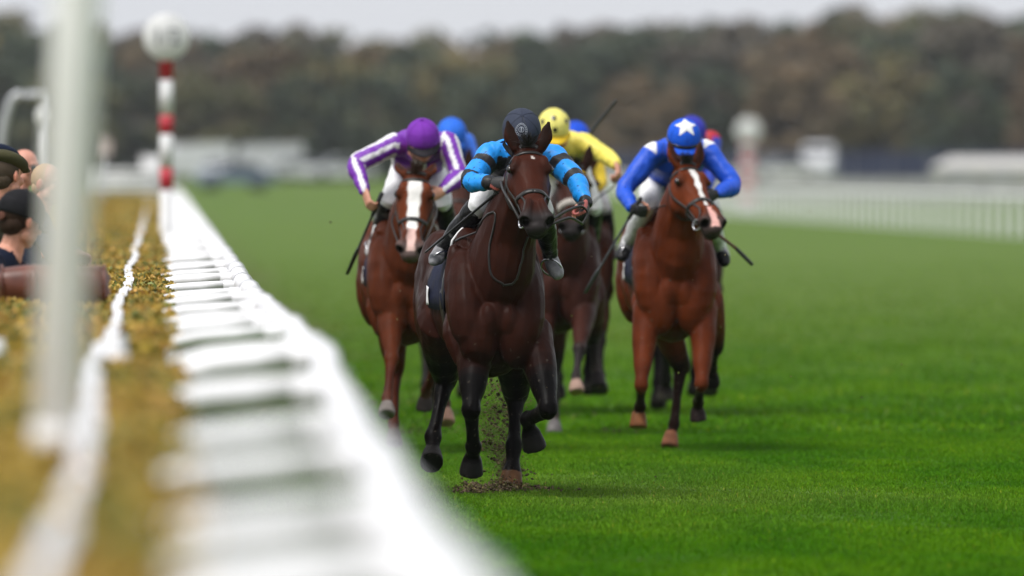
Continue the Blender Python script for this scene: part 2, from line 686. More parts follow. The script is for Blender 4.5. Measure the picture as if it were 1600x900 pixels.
def hedge_left(y):
    return -0.92 - 1.5 * float(smoothstep(70.0, 190.0, np.float64(y)))


def hedge(label, y0, y1, specs, step):
    g = Geo()
    rows = []
    n = int((y1 - y0) / step)
    for k in range(n + 1):
        y = y0 + (y1 - y0) * k / n
        xl = hedge_left(y)
        r_ = []
        for (x, z) in ((xl, 0.0), (xl, 0.6), (xl, 1.08), (xl + 0.05, 1.13), (xl * 0.66, 1.14), (xl * 0.33, 1.145), (-0.05, 1.14), (0.03, 1.10), (0.05, 0.6), (0.05, 0.0)):
            j = 0.02 * noise.noise(Vector((x * 3, y * 1.3, z * 3)))
            r_.append((x + j, y, max(z + (0.6 * j if z > 1 else 0), 0)))
        rows.append(r_)
    g.loft(rows)
    o = g.build('hedge', 'hedge_core')
    tag(o, label, 'hedge')
    Cs, Us, Vs, Co = [], [], [], []
    for (a, b, dens, size, kind) in specs:
        ya = np.linspace(a, b, max(2, int((b - a) / 8)) + 1)
        for p, q in zip(ya[:-1], ya[1:]):
            xl = hedge_left((p + q) / 2)
            if kind == 'top':
                k = int((0.07 - xl) * (q - p) * dens)
                y = RNG.uniform(p, q, k)
                x = xl + (0.07 + 0.05 * np.sin(y * 3.1 + 2 * np.sin(y * 1.1)) * np.sin(y * 7.3) - xl) * RNG.random(k)
                z = HEDGE_Z - 0.012 + 0.022 * np.sin(x * 9 + 2 * np.sin(y * 2.7)) * np.sin(y * 4.1) + RNG.normal(0, 0.012, k)
                z -= 0.05 * smoothstep(0.0, 0.08, x)
            elif kind == 'side':
                k = int((q - p) * 0.5 * dens)
                x = 0.06 + RNG.normal(0, 0.015, k)
                y = RNG.uniform(p, q, k)
                z = RNG.uniform(0.7, HEDGE_Z, k)
            else:   # the end facing the camera
                k = int(0.9 * 0.9 * dens)
                x = RNG.uniform(xl, 0.07, k)
                y = a + RNG.normal(0, 0.02, k)
                z = RNG.uniform(0.3, HEDGE_Z, k)
            C = np.stack([x, y, z], 1)
            u = rand_unit(k)
            v_ = np.cross(u, rand_unit(k))
            v_ /= np.linalg.norm(v_, axis=1)[:, None] + 1e-9
            s = size * RNG.uniform(0.6, 1.3, k)[:, None]
            Cs.append(C)
            Us.append(u * s * 0.42)
            Vs.append(v_ * s * 0.6)
            nz_ = np.sin(x * 5 + y * 0.9) + np.sin(y * 2.3 - x * 3) + RNG.normal(0, 0.9, k)
            ci = np.clip(((nz_ + 2.5) / 5 * 6).astype(int), 0, 5)
            ci = np.where(RNG.random(k) < 0.3, RNG.integers(0, 6, k), np.array([3, 2, 1, 0, 0, 4])[ci])
            Co.append(HED[ci] * RNG.uniform(0.75, 1.25, k)[:, None])
            if kind == 'end':
                break
    lv = quads_mesh('leaves', np.concatenate(Cs), np.concatenate(Us), np.concatenate(Vs), np.concatenate(Co), 'leaf', o, tip=0.45)
    tag(lv, None, None, None, 'stuff')
    return o


hedge('long golden clipped hedge beside the rail, running away from the white post', 43.5, 322.0,
      [(43.5, 44, 900, 0.035, 'end'), (43.5, 50, 2200, 0.023, 'top'), (50, 84, 4600, 0.0165, 'top'), (84, 150, 650, 0.036, 'top'), (150, 322, 170, 0.06, 'top'),
       (44, 100, 900, 0.024, 'side')], 1.0)
hedge('blurred near stretch of golden hedge at the bottom left, in front of the gap', 9.0, 38.0,
      [(9, 38, 1300, 0.030, 'top'), (9, 38, 400, 0.034, 'side')], 0.6)

# ------------------------------------------------------------------ running rail
RX = [(9, 0.42), (17, 0.43), (25, 0.455), (31, 0.49), (37, 0.535), (41, 0.535), (45, 0.505), (52, 0.480), (59, 0.466), (66, 0.480), (82, 0.50), (133, 0.55), (250, 0.65), (355, 0.72), (430, 0.76)]


def rail_x(y):
    ya, xa = zip(*RX)
    return float(np.interp(y, ya, xa)) + 0.008 * math.sin(y * 0.9) * (1 if y < 90 else 0)


rail = empty('running_rail', (rail_x(60), 60, 0), 'white plastic running rail on short arms, sweeping up the left side', 'rail')
RO = rail.location


def rl(p):
    return Vector(p) - RO


yy = list(np.arange(9, 90, 1.5)) + list(np.arange(90, 200, 6.0)) + list(np.arange(200, 431, 15.0))
g = Geo()
g.tube([rl((rail_x(y), y, 1.185 + 0.006 * math.sin(y * 0.55))) for y in yy], [0.046] * len(yy), n=14, sub=2)
g.build('rail', 'plastic', rail)
arm_y = [14.2, 16.0, 17.8, 20.1, 23.7, 27.0, 32.3, 37.2, 38.9, 43.9, 46.2, 48.4, 51.8, 54.7, 58.3, 62.4, 66.6, 70.5, 74.2, 77.3]
y = 81.0
while y < 428:
    arm_y.append(y)
    y += 3.7 if y < 200 else 5.5
ar = random.Random(5)
g = Geo()
g.tube([(-0.02, 0, -0.035), (0.10, 0, -0.012), (0.36, 0, 0.0), (0.47, 0, 0.0)], [0.022, 0.024, 0.025, 0.025], n=10, sub=2)
g.tube([(0.36, 0, 0.0), (0.47, 0, 0.0)], [0.029, 0.029], n=10, sub=1)
arm_me = g.mesh('arm')
arm_me.shade_smooth()
g = Geo()
g.tube([(0.056 * math.cos(q), 0, 0.056 * math.sin(q)) for q in np.linspace(0, 2 * math.pi, 17)], [0.0035] * 17, ref=(0, 1, 0), n=6, sub=1)
clip_me = g.mesh('clip')
g = Geo()
g.cyl((0, 0, 0), (0, 0, 1.12), 0.025)
post_me = g.mesh('post')
g = Geo()
g.cyl((0, -0.11, 0), (0, 0.11, 0), 0.0515, 14)
coup_me = g.mesh('coupling')
coup_me.shade_smooth()
M['clip'] = material('clip_grey', (0.45, 0.46, 0.48), rough=0.5, noise_scale=30, noise_amt=0.15)
for y in arm_y:
    x = rail_x(y)
    z = 1.172 + ar.uniform(-0.006, 0.006)
    a = link('arm', arm_me, 'plastic', rail)
    a.location = rl((x - 0.46, y, z))
    a.rotation_euler = (0, ar.uniform(-0.03, 0.03), ar.uniform(-0.05, 0.05))
    k = ar.uniform(0.9, 1.2) * (1.55 if y < 42 else 1.25)
    a.scale = (1, k, k)
    if y < 130:
        if True:
            sl = link('coupling', coup_me, 'plastic', rail)
            sl.location = rl((x, y + 0.35, 1.187))
        c = link('clip', clip_me, 'clip', rail)
        c.location = rl((x, y, 1.187))
        c.rotation_euler = (0, 0, ar.uniform(-0.15, 0.15))
    p = link('post', post_me, 'plastic', rail)
    p.location = rl((x - 0.47, y, 0))

# white tape laid along the hedge top, twisting as it goes
g = Geo()
rows = []
yt = list(np.arange(9, 100, 0.22)) + list(np.arange(100, 322, 2.0))
for y in yt:
    x = -0.165 + 0.012 * math.sin(y * 0.33) + 0.004 * math.sin(y * 1.7 + 1) + (-0.03 * math.exp(-((y - 38) / 5) ** 2))
    z = HEDGE_Z + 0.028 + 0.005 * math.sin(y * 2.1) + 0.003 * math.sin(y * 4.7)
    w = 0.022 + 0.003 * math.sin(y * 3.1)
    tl = 0.28 * math.sin(y * 1.9) + 0.15 * math.sin(y * 0.7)
    u = Vector((math.cos(tl), 0, math.sin(tl)))
    n_ = Vector((-math.sin(tl), 0, math.cos(tl)))
    c = Vector((x, y, z))
    rows.append([c - u * w - n_ * 0.002, c + u * w - n_ * 0.002, c + u * w + n_ * 0.002, c + u * w * 0.2 + n_ * 0.008, c - u * w + n_ * 0.002])
g.loft(rows)
tag(g.build('tape', 'plastic', smooth=False), 'twisted white tape lying along the top of the golden hedge', 'tape')


def white_post(label, x, y, top, r=0.03, z0=0.0):
    o = empty('post', (x, y, 0), label, 'post')
    g = Geo()
    g.loft([[(r_ * math.cos(q), r_ * math.sin(q), z) for q in np.linspace(0, 2 * math.pi, 16, endpoint=False)] for z, r_ in ((z0, r), (top - 0.02, r), (top, r * 0.75))])
    g.build('shaft', 'plastic', o)
    g = Geo()
    g.loft([[(r_ * math.cos(q), r_ * math.sin(q), z) for q in np.linspace(0, 2 * math.pi, 16, endpoint=False)] for z, r_ in ((top - 0.12, r * 1.25), (top - 0.06, r * 1.25))])
    g.build('collar', 'plastic', o)
    return o


white_post('short white post where the tape crosses the gap in the hedge', -0.135, 38.2, 1.245, 0.034)
white_post('short white post at the left picture edge by the hedge gap', -0.57, 40.4, 1.20, 0.032)

# ------------------------------------------------------------------ furlong markers
M['red_paint'] = material('red_paint', srgb(176, 28, 48), rough=0.45, noise_scale=12, noise_amt=0.12)
M['post_paint'] = material('post_paint', (0.90, 0.89, 0.89), rough=0.5, noise_scale=4, noise_amt=0.04, dark=(0.82, 0.81, 0.80))
M['white_paint'] = material('white_paint', (0.62, 0.62, 0.63), rough=0.5, noise_scale=12, noise_amt=0.08)
M['ink'] = material('ink', srgb(96, 98, 106), rough=0.6, noise_scale=12, noise_amt=0.1)
M['grey_paint'] = material('grey_paint', srgb(150, 152, 160), rough=0.6, noise_scale=12, noise_amt=0.1)


# tall leaning post in the foreground
bp = empty('post', (-0.225, 25.4, 0), 'tall blurred white post leaning at the far left of the foreground', 'post')
g = Geo()
rr = 0.054
g.loft([[(rr * k_ * math.cos(q), rr * k_ * math.sin(q), z) for q in np.linspace(0, 2 * math.pi, 24, endpoint=False)] for z, k_ in ((0, 1), (3.05, 1), (3.09, 0.8))])
g.build('shaft', 'post_paint', bp)
g = Geo()
g.loft([[(rr * k_ * math.cos(q), rr * k_ * math.sin(q), z) for q in np.linspace(0, 2 * math.pi, 24, endpoint=False)] for z, k_ in ((1.16, 1.10), (1.22, 1.10), (1.225, 1.03))])
g.build('collar', 'post_paint', bp)
bp.rotation_euler = (0, math.radians(2.75), 0)
bp.location.x -= math.sin(math.radians(2.75)) * 1.17



def marker(label, x, y, zc, rd, rp, bands, text=None, base=0.0):
    o = empty('furlong_marker', (x, y, base), label, 'marker')
    for (z0, z1, m) in bands:
        g = Geo()
        g.cyl((0, 0, z0), (0, 0, z1), rp, 18)
        g.build('band', m, o)
    g = Geo()
    ring = [(rd * math.cos(q), rd * math.sin(q)) for q in np.linspace(0, 2 * math.pi, 40, endpoint=False)]
    g.loft([[(a * k, yv - rp - 0.02, zc + b * k) for a, b in ring] for k, yv in ((0.985, -0.02), (1.0, -0.014), (1.0, 0.014), (0.985, 0.02))])
    d = g.build('disc', 'white_paint', o)
    if text:
        cu = bpy.data.curves.new('number', 'FONT')
        cu.body = text
        cu.size = rd * 0.95
        cu.align_x = 'CENTER'
        cu.align_y = 'CENTER'
        cu.extrude = 0.002
        tmp = bpy.data.objects.new('number_tmp', cu)
        COL.objects.link(tmp)
        dg = bpy.context.evaluated_depsgraph_get()
        dg.update()
        me = bpy.data.meshes.new_from_object(tmp.evaluated_get(dg))
        bpy.data.objects.remove(tmp)
        t = link('number', me, 'ink', d)
        t.rotation_euler = (math.pi / 2, 0, 0)
        t.location = (0, -rp - 0.044, zc)
    return o


c1 = at(262, 58, 118.0)
z_of = lambda py, Y: CAM_H - (py - 270) * Y / FPX
bz = [z_of(q, 118.0) for q in (98, 125, 180, 210, 262, 297)]
marker('red and white banded furlong pole with a white numbered disc', at(260, 250, 118.0).x, 118.0, c1.z, 37 / FPX * 118, 10.5 / FPX * 118,
       [(bz[1], c1.z, 'red_paint'), (bz[2], bz[1], 'white_paint'), (bz[3], bz[2], 'red_paint'), (bz[4], bz[3], 'white_paint'), (bz[5], bz[4], 'red_paint'), (0, bz[5], 'white_paint')], '1/2')
c2 = at(1169, 205, 500.0)
b2 = []
zb = 0.0
for k in range(8):
    b2.append((zb, zb + 0.40, 'red_paint' if k % 2 else 'white_paint'))
    zb += 0.40
marker('distant blurred marker with a white disc on a thick banded pole, right of the riders', c2.x, 500.0, c2.z, 19.5 / FPX * 500, 0.30, b2, None, ground_z(500))
c3 = at(72, 182, 150.0)
marker('pale disc marker half hidden behind the tall white post', c3.x, 150.0, c3.z, 16 / FPX * 150, 8.0 / FPX * 150, [(0, 0.5, 'red_paint'), (0.5, 1.4, 'white_paint'), (1.4, c3.z, 'white_paint')])

# ------------------------------------------------------------------ far side of the course
fo = empty('far_running_rail', (23.7, 400, 0), 'white post and rail fence on the far right side of the course', 'fence')
g = Geo()
g.tube([(0, y - 400, 1.14 + ground_z(y)) for y in range(270, 760, 15)], [0.075] * len(range(270, 760, 15)), n=8, sub=1)
g.build('top_rail', 'plastic', fo)
g = Geo()
g.loft([[(r_ * math.cos(q), r_ * math.sin(q), z) for q in np.linspace(0, 2 * math.pi, 8, endpoint=False)] for z, r_ in ((-0.1, 0.065), (1.1, 0.06))])
fpm = g.mesh('post')
for y in np.arange(270, 760, 4.0):
    p = link('post', fpm, 'plastic', fo)
    p.location = (0, y - 400, ground_z(y))

# boards across the end of the hedge
bo = empty('board_fence', (-0.9, 330, 0), 'pale horizontal boards closing off the far end of the hedge', 'fence')
for k, (z0, z1) in enumerate(((1.24, 1.44), (1.46, 1.66), (1.68, 1.88), (0.3, 0.5))):
    g = Geo()
    g.box((0, 0, (z0 + z1) / 2), (2.7, 0.03, z1 - z0))
    g.build('board', 'white_paint', bo)
for x in (-1.3, 0, 1.3):
    g = Geo()
    g.box((x, 0.05, 0.96), (0.09, 0.06, 1.92))
    g.build('post', 'grey_paint', bo)
wp = empty('wing_panel', (at(238, 280, 332).x, 332, 0), 'white upright panel at the far end of the rail', 'panel')
g = Geo()
g.box((0, 0, 1.25), (0.62, 0.04, 2.0))
g.build('panel', 'white_paint', wp)
for x in (-0.28, 0.28):
    g = Geo()
    g.box((x, 0.05, 1.15), (0.06, 0.06, 2.3))
    g.build('post', 'white_paint', wp)

# pale tubular frame at the far left
M['galv'] = material('galvanised', (0.42, 0.43, 0.45), rough=0.4, metal=0.3, noise_scale=8, noise_amt=0.15)
fr = empty('tube_frame', (at(35, 200, 140).x, 140, 0), 'pale grey bent tubular frame standing behind the crowd', 'frame')
q = lambda px, py: at(px, py, 140) - fr.location
g = Geo()
g.tube([Vector((q(-2, 250).x, 0, 0)), q(2, 230), q(14, 168), q(22, 152), q(34, 148), q(76, 150)], [0.055] * 6, n=10, sub=4)
g.build('arch', 'galv', fr)
g = Geo()
g.tube([Vector((q(76, 150).x, 0, 0)), q(76, 150)], [0.045, 0.045], n=10, sub=1)
g.build('upright', 'galv', fr)

# ------------------------------------------------------------------ vehicles and stands far off
M['car_glass'] = material('car_glass', (0.02, 0.025, 0.03), rough=0.08, spec=0.6, noise_scale=3, noise_amt=0.1)
M['rubber'] = material('rubber', (0.015, 0.015, 0.015), rough=0.8, noise_scale=20, noise_amt=0.2)
CARS = {}


def car_paint(nm, col):
    if nm not in M:
        M[nm] = material(nm, col, rough=0.3, spec=0.5, noise_scale=3, noise_amt=0.06, coat=0.4)
    return nm


def car_mesh(kind):
    if kind in CARS:
        return CARS[kind]
    if kind == 'car':
        prof = [(-2.1, 0.35), (-2.15, 0.75), (-1.75, 0.92), (-0.95, 1.0), (1.65, 1.02), (2.05, 0.95), (2.12, 0.4)]
        roof = [(-0.95, 0.98), (-0.30, 1.42), (0.9, 1.45), (1.75, 1.0)]
        L_, wd = 4.2, 1.75
    else:
        prof = [(-2.5, 0.35), (-2.55, 1.0), (-2.0, 1.25), (-1.6, 1.35), (2.45, 1.35), (2.5, 0.4)]
        roof = [(-1.75, 1.30), (-1.1, 2.25), (2.40, 2.32), (2.45, 1.30)]
        L_, wd = 5.0, 1.95
    out = {}
    g = Geo()
    ring = lambda w, k: [(x, w, z) for x, z in prof]
    g.loft([[(x * 0.97, -wd / 2, z * 0.98 + 0.01) for x, z in prof], [(x, -wd / 2 + 0.08, z) for x, z in prof], [(x, wd / 2 - 0.08, z) for x, z in prof], [(x * 0.97, wd / 2, z * 0.98 + 0.01) for x, z in prof]])
    out['body'] = g.mesh('body')
    g = Geo()
    if kind == 'car':
        g.loft([[(x, s_ * (wd / 2 - 0.10 - 0.22 * (z - 0.98)), z) for x, z in roof] for s_ in (-1, 1)])
        out['cabin'] = g.mesh('cabin')
        g = Geo()
        g.loft([[(x, s_ * (wd / 2 - 0.24), z) for x, z in ((-0.28, 1.43), (0.88, 1.46), (0.85, 1.50), (-0.25, 1.47))] for s_ in (-1, 1)])
        out['roof'] = g.mesh('roof')
    else:
        g.loft([[(x, s_ * (wd / 2 - 0.03 - 0.06 * (z - 1.3)), z) for x, z in roof] for s_ in (-1, 1)])
        out['roof'] = g.mesh('roof')
        g = Geo()
        g.box((-1.48, 0, 1.75), (0.08, wd - 0.3, 0.7), Matrix.Rotation(math.radians(-34), 3, 'Y'))
        out['cabin'] = g.mesh('cabin')
    g = Geo()
    g.cyl((0, -0.11, 0), (0, 0.11, 0), 0.33, 16)
    out['wheel'] = g.mesh('wheel')
    CARS[kind] = out
    return out


def vehicle(kind, label, px, Y, col, rot, py=None):
    ms = car_mesh(kind)
    p = at(px, 270, Y)
    o = empty('parked_' + kind, (p.x, Y, ground_z(Y)), label, kind, 'vehicles parked beyond the course')
    pm = car_paint('paint_%d_%d_%d' % tuple(int(c * 255) for c in col), col)
    for nm in ('body', 'cabin', 'roof'):
        me = ms[nm].copy()
        me.materials.clear()
        me.materials.append(M['car_glass'] if nm == 'cabin' else M[pm])
        link({'cabin': 'windows'}.get(nm, nm), me, None, o)
    for sx in (-1, 1):
        for sy in (-1, 1):
            w = link('wheel', ms['wheel'], 'rubber', o)
            w.location = (1.3 * sx, 0.80 * sy, 0.33)
    o.rotation_euler.z = rot
    return o


vehicle('van', 'white van at the far left of the parked vehicles, beside the banded pole', 296, 690, (0.62, 0.63, 0.65), 0.3)
vehicle('car', 'silver car parked beyond the course, next to the leftmost white van', 345, 660, (0.40, 0.42, 0.45), 1.2)
vehicle('car', 'blue-grey car in front of the other parked vehicles on the left', 366, 610, (0.12, 0.17, 0.24), 0.2)
vehicle('van', 'pale grey van among the parked vehicles left of the purple jockey', 410, 700, (0.45, 0.46, 0.48), 0.1)
vehicle('car', 'white car parked just right of the pale grey van', 452, 680, (0.60, 0.61, 0.63), 0.4)
vehicle('car', 'dark car parked between two white cars left of the purple jockey', 490, 700, (0.05, 0.055, 0.07), 0.1)
vehicle('car', 'white car parked right beside the purple jockey\'s elbow', 528, 670, (0.55, 0.56, 0.58), 0.3)
vehicle('car', 'grey car showing between the light blue and the leading jockey', 748, 690, (0.30, 0.31, 0.34), 0.2)
vehicle('van', 'white van beyond the far rail, beside the dark blue hoarding', 1280, 690, (0.50, 0.51, 0.54), 1.45)
vehicle('car', 'white car beyond the far rail, left of the white van', 1222, 650, (0.58, 0.58, 0.58), 0.2)
vehicle('car', 'silver car beyond the far rail just right of the distant marker', 1192, 660, (0.42, 0.43, 0.45), 0.0)

M['canvas_white'] = material('pale_board', (0.36, 0.36, 0.35), rough=0.7, noise_scale=1.3, noise_amt=0.2, dark=(0.24, 0.24, 0.26))
M['hoarding'] = material('navy_hoarding', srgb(24, 34, 66), rough=0.6, noise_scale=1.2, noise_amt=0.2)
hb = empty('hoarding', (at(1300, 270, 720).x, 720, ground_z(720)), 'dark navy hoarding panels standing in front of the wood on the right', 'hoarding')
for k in range(-7, 8):
    g = Geo()
    g.box((k * 2.46, 0, 0.95), (2.40, 0.05, 1.9))
    g.build('panel', 'hoarding', hb, smooth=False)
    g = Geo()
    g.box((k * 2.46 - 1.23, 0.08, 0.95), (0.06, 0.08, 1.95))
    g.build('post', 'galv', hb, smooth=False)
wb = empty('white_barrier', (at(1350, 270, 545).x, 545, ground_z(545)), 'row of pale boards just beyond the far rail on the right', 'barrier')
for k in range(-6, 7):
    g = Geo()
    g.box((k * 1.52, 0, 0.66), (1.46, 0.04, 1.15))
    g.build('board', 'canvas_white', wb, smooth=False)
    g = Geo()
    g.box((k * 1.52 - 0.76, 0.05, 0.62), (0.05, 0.05, 1.24))
    g.build('post', 'galv', wb, smooth=False)
M['canvas'] = material('canvas', (0.46, 0.45, 0.43), rough=0.8, noise_scale=2, noise_amt=0.08, bump=0.3, bump_scale=3)
mq = empty('marquee', (at(1560, 270, 600).x, 600, ground_z(600)), 'pale marquee with low peaked roof at the right edge beyond the rail', 'marquee')
g = Geo()
g.loft([[(-3.4, s_, 0), (3.4, s_, 0), (3.4, s_, 1.25), (-3.4, s_, 1.25)] for s_ in (-1.6, 1.6)])
g.build('wall', 'canvas', mq, smooth=False)
g = Geo()
g.loft([[(-3.6, -1.8, 1.26), (3.6, -1.8, 1.26), (3.6, 1.8, 1.26), (-3.6, 1.8, 1.26)], [(-2.6, -0.05, 1.85), (2.6, -0.05, 1.85), (2.6, 0.05, 1.85), (-2.6, 0.05, 1.85)]])
g.build('roof', 'canvas', mq, smooth=False)
for x in (-2.2, 0.0, 2.2):
    g = Geo()
    g.box((x, -1.63, 0.7), (1.3, 0.03, 0.7))
    g.build('window', 'grey_paint', mq, smooth=False)

# ------------------------------------------------------------------ wood
M['bark'] = material('bark', (0.05, 0.042, 0.036), rough=0.9, noise_scale=6, noise_amt=0.3, bump=0.6, bump_scale=9)
TREE_COL = {'dark green': (srgb(78, 88, 70), srgb(64, 76, 66)), 'olive': (srgb(104, 104, 76), srgb(86, 90, 70)), 'russet': (srgb(116, 100, 80), srgb(98, 90, 74)),  # haze over the wood is partly put into these lightened leaf colours
            'grey-brown': (srgb(102, 98, 90), srgb(88, 86, 80)), 'yellowing': (srgb(120, 112, 76), srgb(98, 98, 72))}
TREES = {}


def tree_meshes(kind, var):
    key = (kind, var)
    if key in TREES:
        return TREES[key]
    rs = np.random.default_rng(abs(hash(kind)) % 1000 if False else (sum(map(ord, kind)) + var * 17))
    g = Geo()
    g.tube([(0, 0, -0.3), (0.1, 0.05, 2.5), (-0.05, 0.1, 5.5), (0.1, 0, 8.5)], [0.32, 0.25, 0.17, 0.06], n=8, sub=3)
    cl = []
    for k in range(15):
        z0 = rs.uniform(1.2, 7.5)
        an = rs.uniform(0, 2 * math.pi)
        rad = 3.6 * math.sqrt(max(0.05, 1 - ((z0 + 1.2 - 5.2) / 5.2) ** 2)) * rs.uniform(0.7, 1.05)
        e = Vector((math.cos(an) * rad, math.sin(an) * rad, z0 + rs.uniform(0.6, 2.2)))
        g.tube([(0, 0, z0), e * 0.5 + Vector((0, 0, z0 * 0.5 - 0.1)), e], [0.11, 0.07, 0.025], n=6, sub=2)
        cl.append(e)
    tr = g.mesh('trunk')
    tr.shade_smooth()
    for k in range(34):
        z = rs.uniform(0.8, 10.2)
        rad = 3.7 * math.sqrt(max(0.02, 1 - ((z - 5.3) / 5.4) ** 2)) * math.sqrt(rs.uniform(0.15, 1))
        an = rs.uniform(0, 2 * math.pi)
        cl.append(Vector((math.cos(an) * rad, math.sin(an) * rad, z)))
    C, U, Vv, Co = [], [], [], []
    c0, c1_ = (np.array(q) * np.array((1.0, 0.95, 0.86)) for q in TREE_COL[kind])
    for c in cl:
        n = 60
        R_ = rs.uniform(0.8, 1.35)
        d = rs.normal(size=(n, 3))
        d /= np.linalg.norm(d, axis=1)[:, None]
        p = np.array(list(c)) + d * (R_ * np.cbrt(rs.uniform(0.1, 1, n)))[:, None] * np.array([1, 1, 0.8])
        p[:, 2] = np.maximum(p[:, 2], 0.2)
        u = rs.normal(size=(n, 3))
        u /= np.linalg.norm(u, axis=1)[:, None]
        w = np.cross(u, d) + 1e-4
        w /= np.linalg.norm(w, axis=1)[:, None]
        s = rs.uniform(0.12, 0.30, n)[:, None]
        C.append(p)
        U.append(u * s)
        Vv.append(w * s * 1.2)
        k = rs.random()
        Co.append((c0 * k + c1_ * (1 - k)) * rs.uniform(0.8, 1.2, (n, 1)))
    o = quads_mesh('crown', np.concatenate(C), np.concatenate(U), np.concatenate(Vv), np.concatenate(Co), None, None, tip=0.5)
    me = o.data
    bpy.data.objects.remove(o)
    me.materials.append(M['foliage'])
    TREES[key] = (tr, me)
    return TREES[key]


M['foliage'] = material('foliage', vcol=True, rough=0.7, spec=0.15, noise_scale=1.5, noise_amt=0.2)
tr_rng = random.Random(21)


def top_line(px):
    xs_ = [-400, 0, 60, 160, 260, 340, 500, 650, 760, 860, 960, 1050, 1180, 1240, 1290, 1340, 1400, 1500, 1600, 2000]
    ys_ = [26, 18, 30, 38, 36, 34, 42, 44, 46, 40, 30, 36, 30, 24, 0, 8, 0, 8, 20, 14]
    return float(np.interp(px, xs_, ys_))


def plant_tree(px, Y, kind, hscale=1.0, wide=1.0):
    p = at(px, 270, Y)
    gz = ground_z(Y)
    h = (270 - top_line(px)) * Y / FPX + CAM_H - gz
    k = h / 11.0 * hscale
    tm, cm_ = tree_meshes(kind, tr_rng.randrange(3))
    o = empty('tree', (p.x, Y, gz), 'leafy %s tree in the distant wood behind the course' % kind, 'tree', 'trees of the distant wood')
    link('trunk', tm, 'bark', o)
    link('crown', cm_, None, o)
    o.rotation_euler.z = tr_rng.uniform(0, 6.28)
    kx = k * wide * tr_rng.uniform(0.85, 1.15)
    o.scale = (kx, kx, k)
    return o


row = ['dark green', 'olive', 'russet', 'dark green', 'grey-brown', 'olive', 'yellowing', 'dark green', 'russet', 'grey-brown']
for r_i, (Y, step, hs_) in enumerate(((760, 128, 0.72), (790, 104, 0.92), (825, 84, 1.0), (870, 78, 1.01))):
    px = -420 + r_i * 37
    while px < 2050:
        kd = tr_rng.choice(row)
        if r_i >= 2 and tr_rng.random() < 0.4:
            kd = tr_rng.choice(['russet', 'grey-brown', 'olive'])
        if r_i == 0 and px < 900:
            kd = tr_rng.choice(['dark green', 'dark green', 'olive'])
        plant_tree(px + tr_rng.uniform(-30, 30), Y + tr_rng.uniform(-8, 8), kd, hs_ * tr_rng.uniform(0.94, 1.02), 1.2)
        px += step

# ------------------------------------------------------------------ damp autumn air
hz = Geo()
hz.box((30, 520, 16.0), (460, 1120, 34.4))
M['haze'] = bpy.data.materials.new('haze')
M['haze'].use_nodes = True
_hn = M['haze'].node_tree
_hn.nodes.remove(_hn.nodes["Principled BSDF"])
_pv = _hn.nodes.new("ShaderNodeVolumePrincipled")
_pv.inputs["Color"].default_value = (0.88, 0.91, 0.98, 1)
_pv.inputs["Density"].default_value = 0.00009
_pv.inputs["Anisotropy"].default_value = 0.2
_hn.links.new(_pv.outputs["Volume"], _hn.nodes["Material Output"].inputs["Volume"])
tag(hz.build('haze', 'haze', smooth=False), 'thin grey autumn haze over the course', None, None, 'stuff')
